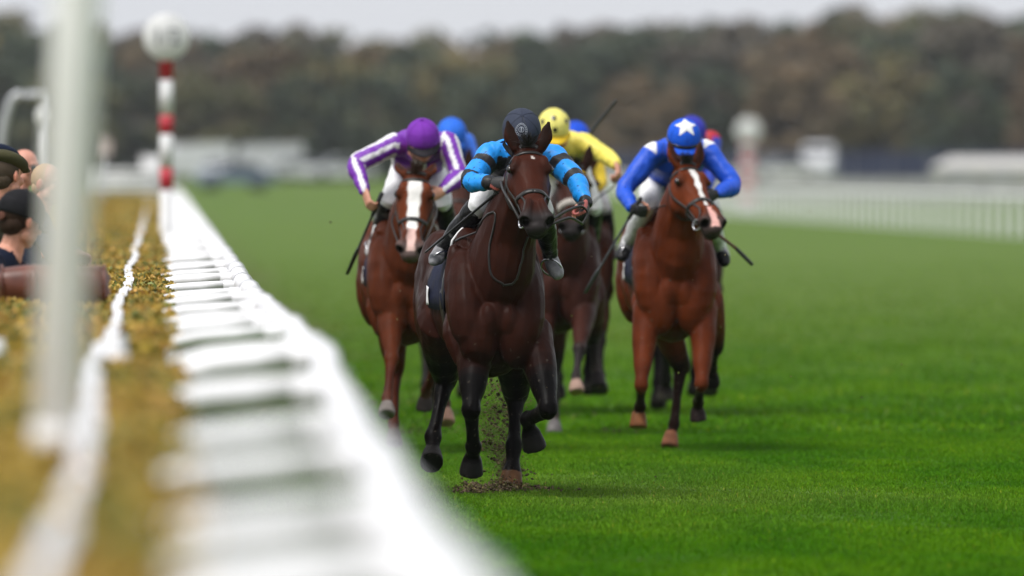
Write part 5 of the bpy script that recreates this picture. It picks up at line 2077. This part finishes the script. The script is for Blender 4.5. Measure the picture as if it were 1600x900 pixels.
whip('grey whip slanting down from the gloved hand of the jockey in plain blue', O3 + hl3, O3 + L(994, 322, -0.14), O3 + L(934, 424, 0.05), 0.010, 'whip_grey')
g = Geo()
lw = empty('whip', O3 + L(1120, 370, 0.0), 'brown and black whip end sticking out beyond the bay horse on the right', 'whip')
b0 = L(1120, 370, 0.0)
rod('shaft', [L(1098, 348, -0.05) - b0, L(1150, 388, 0.02) - b0], [0.011, 0.010], 'brown_leather', lw, sub=1)
rod('handle', [L(1148, 386, 0.02) - b0, L(1160, 398, 0.03) - b0, L(1175, 413, 0.04) - b0], [0.011, 0.013, 0.012], 'whip', lw, sub=2)

# ---- fourth: dark bay behind the leader, yellow silks
O4, L = local(874, 77.0)
h4 = make_horse('dark brown racehorse half hidden behind the leader, ridden by the jockey in yellow', O4, 77.0, math.radians(0), -0.05,
                poll=L(898, 258, -0.22), nose=L(893, 352, -0.60), lat_tilt=0.0,
                legs=[('fore', (L(852, 470, 0.18), L(846, 570, -0.20), L(848, 620, 0.02), L(848, 632, 0.05), L(848, 650, 0.06))),
                      ('fore', (L(915, 470, 0.18), L(905, 545, -0.30), L(900, 588, -0.42), L(900, 598, -0.45), L(901, 614, -0.48))),
                      ('hind', (L(862, 460, 1.15), L(866, 570, 1.42), L(866, 648, 1.25), L(866, 660, 1.22), L(866, 681, 1.18))),
                      ('hind', (L(922, 455, 1.18), L(926, 525, 1.45), L(931, 575, 1.45), L(933, 586, 1.42), L(936, 606, 1.38)))],
                coat=dict(body=srgb(54, 29, 23), points=(0.022, 0.018, 0.018), muzzle=(0.02, 0.017, 0.017), mane=1, mud=srgb(92, 80, 76),
                          hooves=[(0.05, 0.045, 0.045), srgb(150, 124, 112), (0.14, 0.13, 0.13), (0.03, 0.025, 0.025)], fk=0.3, hk=0.15),
                leg_w=0.98, voxel=0.013, noseband='fleece', browband='yellow_trim')


def silk_yellow(V, N, nm, tt, off, J, P):
    C = np.tile(np.array(srgb(222, 208, 92)), (len(V), 1))
    C[(nm == 'torso') & (tt > 0.7)] = np.array((0.03, 0.03, 0.03))
    return C


J4 = dict(head=L(866, 204, 0.04), face=(0.10, -0.90, -0.42), hup=(0.0, -0.42, 0.90), neck=L(868, 222, 0.20),
          sho_l=L(838, 228, 0.24), sho_r=L(912, 224, 0.24), pelvis=L(880, 262, 0.76),
          elb_l=L(838, 268, 0.32), wri_l=L(882, 242, 0.36), elb_r=L(945, 242, 0.10), wri_r=L(964, 258, -0.12),
          hd_l=(0.8, -0.2, 0.4), hg_l=(-0.5, 0, 0.8), hp_l=(0, 1, 0), hd_r=(0.15, -0.55, -0.8), hg_r=(-0.3, -0.8, 0.3), hp_r=(-1, 0.2, 0),
          kne_l=L(850, 322, 0.34), kne_r=L(928, 322, 0.34), ank_l=L(842, 384, 0.68), toe_l=L(838, 402, 0.56), ank_r=L(922, 398, 0.68), toe_r=L(926, 420, 0.56))
rid4 = make_rider('jockey in yellow silks and black-spotted yellow cap behind the leader', O4, J4, silk_yellow,
                  boot_fn=boot_black_grey, helmet=dict(col=srgb(226, 216, 120), peak=True, peak_col=srgb(214, 178, 40)), voxel=0.011)
disc = [(0.16 * math.cos(q), 0.16 * math.sin(q)) for q in np.linspace(0, 2 * math.pi, 14, endpoint=False)]
for yw, el in ((0.22, 0.95), (-0.95, 0.55), (1.15, 0.50), (0.1, 0.22), (-1.9, 0.9), (2.4, 0.8)):
    decal(rid4['P'], rid4['A'], disc, yw, el, rid4['helmet'], 'spot', 'lens', 0.003)
bl, br = h4['bits']
reins(h4, [('rein', [br, L(925, 318, -0.35), L(958, 292, -0.22), J4['wri_r'] + Vector(J4['hd_r']).normalized() * 0.085]),
           ('rein', [bl, L(862, 320, -0.35), L(872, 285, 0.0)])])
hl4 = J4['wri_l'] + Vector(J4['hd_l']).normalized() * 0.085
whip('dark whip raised above the yellow jockey\'s shoulder', O4 + hl4, O4 + hl4 + Vector((0.02, 0.02, 0)), O4 + L(962, 157, 0.30), 0.014, flap=False)
stirrup(h4, J4['ank_r'], J4['toe_r'], h4['snap'](h4['T'](0.24, 0.66, 1.42), 0.02))
stirrup(h4, J4['ank_l'], J4['toe_l'], h4['snap'](h4['T'](-0.24, 0.66, 1.42), 0.02))


# ---- three more at the back, mostly hidden
def back_pair(px0, Y0, yaw, hlabel, rlabel, coat, J_over, silk, helmet, breeches, hip_z=1.74):
    O, L = local(px0, Y0)
    V3_ = lambda x, y, z: Vector((x, y, z))
    h = make_horse(hlabel, O, Y0, yaw, -0.05, poll=V3_(0.03, -0.22, 1.84), nose=V3_(0.04, -0.60, 1.44), lat_tilt=0.0,
                   legs=[('fore', (V3_(-0.14, 0.2, 0.86), V3_(-0.15, -0.12, 0.48), V3_(-0.14, 0.08, 0.28), V3_(-0.14, 0.13, 0.21), V3_(-0.14, 0.16, 0.13))),
                         ('fore', (V3_(0.14, 0.2, 0.86), V3_(0.15, -0.28, 0.55), V3_(0.15, -0.42, 0.30), V3_(0.15, -0.45, 0.25), V3_(0.15, -0.49, 0.18))),
                         ('hind', (V3_(-0.16, 1.15, 0.93), V3_(-0.15, 1.45, 0.58), V3_(-0.15, 1.26, 0.22), V3_(-0.15, 1.22, 0.14), V3_(-0.15, 1.18, 0.05))),
                         ('hind', (V3_(0.16, 1.2, 0.93), V3_(0.15, 1.5, 0.60), V3_(0.14, 1.52, 0.30), V3_(0.14, 1.49, 0.22), V3_(0.14, 1.46, 0.13)))],
                   coat=coat, voxel=0.016)
    s0 = Vector((0, 0, 0))
    J = dict(head=V3_(0.0, 0.05, 1.97), face=V3_(0.03, -0.92, -0.40), hup=V3_(0, -0.40, 0.92), neck=V3_(0, 0.20, 1.90),
             sho_l=V3_(-0.18, 0.23, 1.89), sho_r=V3_(0.18, 0.23, 1.89), pelvis=V3_(0, 0.78, hip_z + 0.05),
             elb_l=V3_(-0.26, 0.08, 1.66), wri_l=V3_(-0.13, -0.12, 1.62), elb_r=V3_(0.26, 0.08, 1.66), wri_r=V3_(0.13, -0.12, 1.62),
             hd_l=V3_(0.5, -0.8, -0.2), hg_l=V3_(0, 0, -1), hp_l=V3_(0.4, 0.6, 0), hd_r=V3_(-0.5, -0.8, -0.2), hg_r=V3_(0, 0, -1), hp_r=V3_(-0.4, 0.6, 0),
             kne_l=V3_(-0.21, 0.34, 1.54), kne_r=V3_(0.21, 0.34, 1.54), ank_l=V3_(-0.27, 0.70, 1.25), toe_l=V3_(-0.30, 0.58, 1.16), ank_r=V3_(0.27, 0.70, 1.25), toe_r=V3_(0.30, 0.58, 1.16))
    for k, q in J_over.items():
        J[k] = L(*q) if len(q) == 3 and abs(q[0]) > 5 else Vector(q)
    rd = make_rider(rlabel, O, J, silk, breeches=breeches, boot_fn=boot_black_grey, helmet=helmet, voxel=0.013)
    for s, i in (('l', 0), ('r', 1)):
        reins(h, [('rein', [h['bits'][i], h['bits'][i].lerp(J['wri_' + s], 0.5) + Vector((0, 0, -0.03)), J['wri_' + s] + Vector(J['hd_' + s]).normalized() * 0.085])])
        stirrup(h, J['ank_' + s], J['toe_' + s], h['snap'](h['T'](0.24 if s == 'r' else -0.24, 0.66, 1.42), 0.02))
    return h, rd, J, L, O


def plain(col, sleeve=None, shoulder=None):
    def fn(V, N, nm, tt, off, J, P):
        C = np.tile(np.array(col), (len(V), 1))
        if sleeve is not None:
            C[(nm != 'torso') & (tt > 0.22)] = np.array(sleeve)
        if shoulder is not None:
            C[(nm != 'torso') & (tt < 0.35)] = np.array(shoulder)
            C[(nm == 'torso') & (tt < 0.3)] = np.array(shoulder)
        return C
    return fn


BROWN = dict(body=srgb(64, 40, 34), points=(0.015, 0.012, 0.012), muzzle=(0.02, 0.017, 0.017), hooves=[(0.04, 0.035, 0.03)] * 4, mane=1)
back_pair(705, 83.0, 0.0, 'brown racehorse hidden behind the purple jockey, ridden in light blue',
          'jockey in light blue silks and cap showing over the purple jockey\'s shoulder', BROWN,
          dict(head=(706, 216, 0.05), neck=(706, 226, 0.2), sho_l=(682, 226, 0.24), sho_r=(727, 222, 0.24), elb_r=(740, 262, 0.08)), plain(srgb(44, 104, 208)),
          dict(col=srgb(44, 106, 214), peak=True), srgb(226, 212, 184))
h6, r6, J6, L6, O6 = back_pair(902, 84.0, 0.0, 'brown racehorse at the back, hidden behind the horse of the yellow jockey',
          'jockey in blue silks with yellow sleeves at the back, behind the yellow jockey', dict(BROWN, body=srgb(78, 44, 32)),
          dict(head=(899, 221, 0.05), neck=(905, 228, 0.2), sho_l=(880, 235, 0.24), sho_r=(926, 248, 0.24), elb_r=(938, 285, 0.10), wri_r=(918, 306, -0.12)),
          plain(srgb(26, 70, 190), sleeve=srgb(226, 196, 40)), dict(col=srgb(28, 76, 196), peak=True), (0.7, 0.7, 0.71))
back_pair(1072, 83.5, 0.0, 'brown racehorse hidden behind the bay horse on the right, ridden in red',
          'jockey in red silks and violet cap showing behind the starred blue cap', BROWN,
          dict(head=(1081, 213, 0.05), neck=(1090, 222, 0.2), sho_l=(1066, 225, 0.24), sho_r=(1111, 220, 0.24), elb_r=(1112, 262, 0.08)), plain(srgb(170, 24, 44), sleeve=srgb(36, 62, 170)),
          dict(col=srgb(52, 56, 164), peak=True), (0.7, 0.7, 0.71))
# ------------------------------------------------------------------ spectators at the hedge
def spectator(label, hx, hy, hz, face, lean=0.25, jacket=srgb(26, 30, 42), trousers=srgb(40, 42, 48), hat=None, hat_col=(0.012, 0.012, 0.014), hair=None, sx=-0.55,
              reach=None, glasses=False, skin=None, hup=(0, 0, 1), head_s=1.0):
    """someone standing behind the hedge, leaning on it"""
    H = Vector((hx, hy, hz))
    F = Vector(face).normalized()
    O = Vector((hx + sx, hy, 0))
    h = H - O
    sd = Vector((0.25, 1.0, 0)).normalized()        # shoulders run along the hedge
    nk = h + Vector((-0.05, 0, -0.16))
    sho = nk + Vector((-0.06, 0, -0.07))
    J = dict(head=h, face=F, hup=hup, neck=nk, sho_l=sho - sd * 0.19, sho_r=sho + sd * 0.19, pelvis=Vector((0.02, 0, min(0.98, hz - 0.6))))
    hd = Vector((0.4, 0.8, -0.1))
    eh = HEDGE_Z + 0.05
    J['elb_l'] = sho - sd * 0.26 + Vector((0.10, 0, eh - sho.z + 0.02))
    J['elb_r'] = sho + sd * 0.26 + Vector((0.10, 0, eh - sho.z + 0.02))
    J['wri_l'] = J['elb_l'] + Vector((0.06, 0.20, 0.02))
    J['wri_r'] = J['elb_r'] + Vector((0.06, -0.20, 0.02))
    if reach:
        J['wri_r'] = Vector(reach) - O
        J['elb_r'] = (J['wri_r'] + J['sho_r']) / 2 + Vector((0.0, 0.05, -0.10))
        J['elb_r'].z = max(J['elb_r'].z, eh)
    for s in 'lr':
        J['hd_' + s] = hd
        J['hg_' + s] = (0, 1 if s == 'l' else -1, 0)
        J['hp_' + s] = (0, 0, -1)
    J['kne_l'], J['kne_r'] = Vector((0.02, -0.12, 0.5)), Vector((0.02, 0.12, 0.5))
    J['ank_l'], J['ank_r'] = Vector((0.0, -0.13, 0.10)), Vector((0.0, 0.13, 0.10))
    J['toe_l'], J['toe_r'] = Vector((0.16, -0.14, 0.05)), Vector((0.16, 0.14, 0.05))

    def jk(V, N, nm, tt, off, J_, P):
        C = np.tile(np.array(jacket), (len(V), 1))
        return C * (1 + 0.25 * vnoise(V, 9, 2))[:, None]

    R = make_rider(label, O, J, jk, breeches=trousers, helmet=None, voxel=0.013, goggles=False, garments=('jacket', 'trousers', 'shoe'), torso_w=1.08, cat='spectator', skin=skin, head_s=head_s)
    P, A = R['P'], R['A']
    if hair is not None:
        g = Geo()
        k_ = head_s
        g.ellipsoid(P(0, -0.022, 0.030), (0.0795 * k_, 0.092 * k_, 0.090 * k_), A, n=16)
        g.ellipsoid(P(0, -0.050, -0.022), (0.070 * k_, 0.050 * k_, 0.056 * k_), A, n=14)
        me = g.mesh('hair')
        me.shade_smooth()
        paint(me, np.tile(np.array(hair), (len(me.vertices), 1)))
        link('hair', me, 'cloth', R['root'])
    if hat == 'cap':
        Pc = lambda x, y, z: P(x * 0.86, y * 0.86, z * 0.92)
        o = dome_helmet(R['root'], Pc, A, hat_col, name='cap', peak=True, mat='cloth')
        g = Geo()
        g.ellipsoid(Pc(0, -0.012, 0.147), (0.008, 0.008, 0.005), A, n=8)
        g.build('button', 'leather', o)
        g = Geo()
        g.ellipsoid(Pc(-0.0, -0.128, -0.005), (0.032, 0.010, 0.024), A, n=10)
        me = g.mesh('back_patch')
        paint(me, np.tile(np.array(srgb(86, 56, 46)), (len(me.vertices), 1)))
        link('back_patch', me, 'cloth', o)
    elif hat == 'flat':
        g = Geo()
        g.ellipsoid(P(0, 0.0, 0.085), (0.105, 0.130, 0.050), (A[0], (A[1] - A[2] * 0.22).normalized(), (A[2] + A[1] * 0.22).normalized()), n=20)
        g.ellipsoid(P(0, 0.10, 0.052), (0.070, 0.060, 0.012), (A[0], (A[1] - A[2] * 0.3).normalized(), (A[2] + A[1] * 0.3).normalized()), n=14)
        me = remesh(g, 'flat_cap', 0.008, smooth=3)
        paint(me, np.tile(np.array(hat_col), (len(me.vertices), 1)))
        link('flat_cap', me, 'cloth', R['root'])
    if glasses:
        g = Geo()
        for s in (-1, 1):
            g.ellipsoid(P(0.034 * s, 0.092, 0.008), (0.030, 0.008, 0.022), A, n=12)
            g.tube([P(0.062 * s, 0.085, 0.012), P(0.080 * s, 0.0, 0.006)], [0.003, 0.003], n=6, sub=1)
        g.build('sunglasses', 'lens', R['root'])
    return R


c = at(33, 344, 56.0)
spectator('spectator in black baseball cap and navy jacket leaning on the hedge, seen from behind', c.x, 56.0, c.z, (0.80, 0.62, -0.22), hat='cap', hair=srgb(52, 38, 30),
          jacket=srgb(22, 28, 44), sx=-0.42, hup=(0.25, 0.05, 1.0), head_s=1.14)
c = at(40, 262, 74.0)
spectator('older bald spectator with sunglasses at the hedge behind the black cap', c.x, 74.0, c.z, (0.75, -0.55, -0.1), jacket=srgb(40, 42, 48), glasses=True, sx=-0.35, skin=srgb(190, 134, 116))
c = at(10, 276, 60.5)
spectator('spectator in olive flat cap at the left picture edge', c.x, 60.5, c.z, (0.6, 0.7, -0.1), hat='flat', hat_col=srgb(66, 64, 44), hair=srgb(70, 60, 50), jacket=srgb(58, 58, 46), sx=-0.35)
c = at(2, 262, 68.0)
spectator('spectator in dark navy flat cap at the left edge behind the olive cap', c.x, 68.0, c.z, (0.5, 0.8, -0.1), hat='flat', hat_col=srgb(26, 34, 52), hair=srgb(120, 110, 100), jacket=srgb(28, 34, 50), sx=-0.3)
c = at(76, 288, 66.0)
spectator('pink-faced spectator half hidden by the tall white post', c.x, 66.0, c.z, (0.8, -0.5, -0.1), jacket=srgb(30, 38, 58), hair=srgb(176, 148, 120), sx=-0.45, skin=srgb(186, 136, 118),
          reach=at(122, 396, 62.0))
# small pale sign beyond the hedge
c = at(160, 228, 262.0)
sg = empty('sign', (c.x, 262, 0), 'small pale pinkish sign on a post just right of the tall white post', 'sign')
M['pink_board'] = material('pink_board', (0.48, 0.40, 0.39), rough=0.6, noise_scale=5, noise_amt=0.15)
g = Geo()
g.loft([[(x, y_, z) for x, z in ((-0.2, c.z - 0.22), (0.2, c.z - 0.22), (0.2, c.z + 0.1), (0.12, c.z + 0.2), (-0.12, c.z + 0.2), (-0.2, c.z + 0.1))] for y_ in (-0.02, 0.02)])
g.build('panel', 'pink_board', sg, smooth=False)
g = Geo()
g.cyl((0, 0.05, 0), (0, 0.05, c.z), 0.04)
g.build('post', 'galv', sg)

# brown leather bag lying on the hedge
bc = at(84, 442, 54.3)
bag = empty('leather_bag', (bc.x, 54.0, HEDGE_Z), 'brown leather barrel bag lying on the hedge behind the white post', 'bag')
g = Geo()
hl_ = 86 / FPX * 54.0
rows = []
for t in np.linspace(-1, 1, 21):
    e = 1 - 0.10 * abs(t) ** 6 - (0.45 * max(0, abs(t) - 0.93) / 0.07)
    rows.append([(t * hl_ + 0.012 * math.sin(q * 2), 0.085 * e * math.cos(q), 0.092 + 0.092 * e * math.copysign(abs(math.sin(q)) ** 0.8, math.sin(q)) * (1 - 0.06 * math.sin(t * 5)))
                 for q in np.linspace(0, 2 * math.pi, 20, endpoint=False)])
g.loft(rows)
g.build('body', 'brown_leather', bag)
for t in (-0.93, 0.93):
    g = Geo()
    g.tube([(t * hl_, 0.088 * math.cos(q), 0.092 + 0.094 * math.sin(q)) for q in np.linspace(0, 2 * math.pi, 21)], [0.006] * 21, ref=(1, 0, 0), n=6, sub=1)
    g.build('piping', 'brown_leather', bag)
for t in (-0.35, 0.35):
    g = Geo()
    g.tube([(t * hl_, 0.090 * math.cos(q), 0.092 + 0.096 * math.sin(q)) for q in np.linspace(0, 2 * math.pi, 21)], [(0.014, 0.003)] * 21, ref=(1, 0, 0), n=6, sub=1)
    g.build('strap', 'brown_leather', bag)

# ------------------------------------------------------------------ turf thrown up by the leader
M['soil'] = material('soil', vcol=True, rough=0.95, spec=0.1, noise_scale=40, noise_amt=0.35, bump=0.8, bump_scale=80)


def clods(name, label, n, fn, smin, smax, cols, parent=None):
    g = Geo()
    C = []
    rs = random.Random(n)
    for k in range(n):
        c = fn(rs)
        s = smin + (smax - smin) * rs.random() ** 6
        R_ = Matrix.Rotation(rs.uniform(0, 6.28), 3, 'X') @ Matrix.Rotation(rs.uniform(0, 6.28), 3, 'Z')
        vs = [c + R_ @ (Vector(p) * s * rs.uniform(0.6, 1.3)) for p in ((1, 0, 0), (-1, 0.1, 0), (0, 0.8, 0), (0.1, -0.7, 0), (0, 0, 0.6), (0, 0.1, -0.6), (0.6, 0.5, 0.3), (-0.5, -0.5, 0.35))]
        g.add(vs, [(0, 2, 4), (2, 1, 4), (1, 3, 4), (3, 0, 4), (2, 0, 5), (1, 2, 5), (3, 1, 5), (0, 3, 5), (0, 6, 4), (6, 2, 4), (1, 7, 4), (7, 3, 4)])
        col = np.array(rs.choice(cols)) * rs.uniform(0.7, 1.2)
        C += [col] * 8
    me = g.mesh(name)
    paint(me, np.array(C))
    return tag(link(name, me, 'soil', parent), label, None, None, 'stuff')


DIRT = [(0.12, 0.085, 0.058), (0.15, 0.11, 0.075), (0.06, 0.042, 0.03), (0.20, 0.16, 0.08), (0.11, 0.08, 0.055), (0.13, 0.15, 0.04)]
hit = at(784, 768, 63.6)


def column(rs):
    t = rs.random() ** 1.5
    w = 0.03 + 0.045 * t + (0.10 if rs.random() < 0.12 else 0)
    return Vector((hit.x + rs.gauss(0, w) - 0.02 * t + 0.03 * math.sin(t * 9) + 0.02, 63.9 + rs.gauss(0, 0.22) + 0.8 * t, 0.01 + 0.66 * t + rs.gauss(0, 0.02)))


tag(clods('flying_soil', 'brown soil and turf thrown up behind the leading horse', 3000, column, 0.0016, 0.016, DIRT), cat='soil')


kd = 26000
tq = RNG.random(kd) ** 1.3
dx = RNG.normal(0, 1, kd) * (0.035 + 0.05 * tq) - 0.02 * tq + 0.03 * np.sin(tq * 9) + 0.02
dc = np.stack([hit.x + dx, 63.9 + RNG.normal(0, 0.2, kd) + 0.8 * tq, 0.01 + 0.60 * tq + RNG.normal(0, 0.02, kd)], 1)
du = rand_unit(kd)
dv_ = np.cross(du, rand_unit(kd))
ds = (0.0009 + 0.0016 * RNG.random(kd) ** 3)[:, None]
tag(quads_mesh('flying_dust', dc, du * ds, dv_ * ds, np.array([[0.22, 0.165, 0.11]]) * RNG.uniform(0.6, 1.3, (kd, 1)), 'soil', None, 0.6),
    'fine brown dust hanging behind the leader\'s legs', 'dust', None, 'stuff')


def splash(rs):
    a = rs.uniform(0, 6.28)
    q = abs(rs.gauss(0, 0.13))
    return Vector((hit.x + 0.02 + q * math.cos(a) * 1.2, 63.6 + q * math.sin(a) * 1.5, 0.02 + 0.09 * math.exp(-q * 9) * rs.random()))


tag(clods('loose_soil', 'torn brown soil round the hoof strike under the leading horse', 1800, splash, 0.002, 0.014, DIRT), cat='soil')
dv = at(742, 770, 63.2)
tag(clods('divot', 'kicked-up clump of turf and straw beside the leader\'s hooves', 420,
          lambda rs: Vector((dv.x + rs.gauss(0, 0.045), 63.2 + rs.gauss(0, 0.05), 0.012 + abs(rs.gauss(0, 0.028)))), 0.004, 0.016,
          DIRT + [(0.22, 0.19, 0.08), (0.20, 0.16, 0.07)]), cat='divot')


def air(rs):
    return Vector((rs.uniform(1.0, 4.4), rs.uniform(60, 78), rs.uniform(0.15, 2.3) * rs.random() + 0.1))


tag(clods('flying_flecks', 'small flecks of turf in the air around the runners', 150, air, 0.003, 0.010, DIRT), cat='turf flecks')

cs = [(random.Random(k).uniform(0.9, 3.2), random.Random(k + 50).uniform(76, 100)) for k in range(26)]


def scat(rs):
    x, y = rs.choice(cs)
    return Vector((x + rs.gauss(0, 0.09), y + rs.gauss(0, 0.35), 0.02 + abs(rs.gauss(0, 0.014))))


tag(clods('scattered_divots', 'brown hoof-cut crumbs of turf scattered over the course behind the leader', 1300, scat, 0.004, 0.016, DIRT), cat='divots')
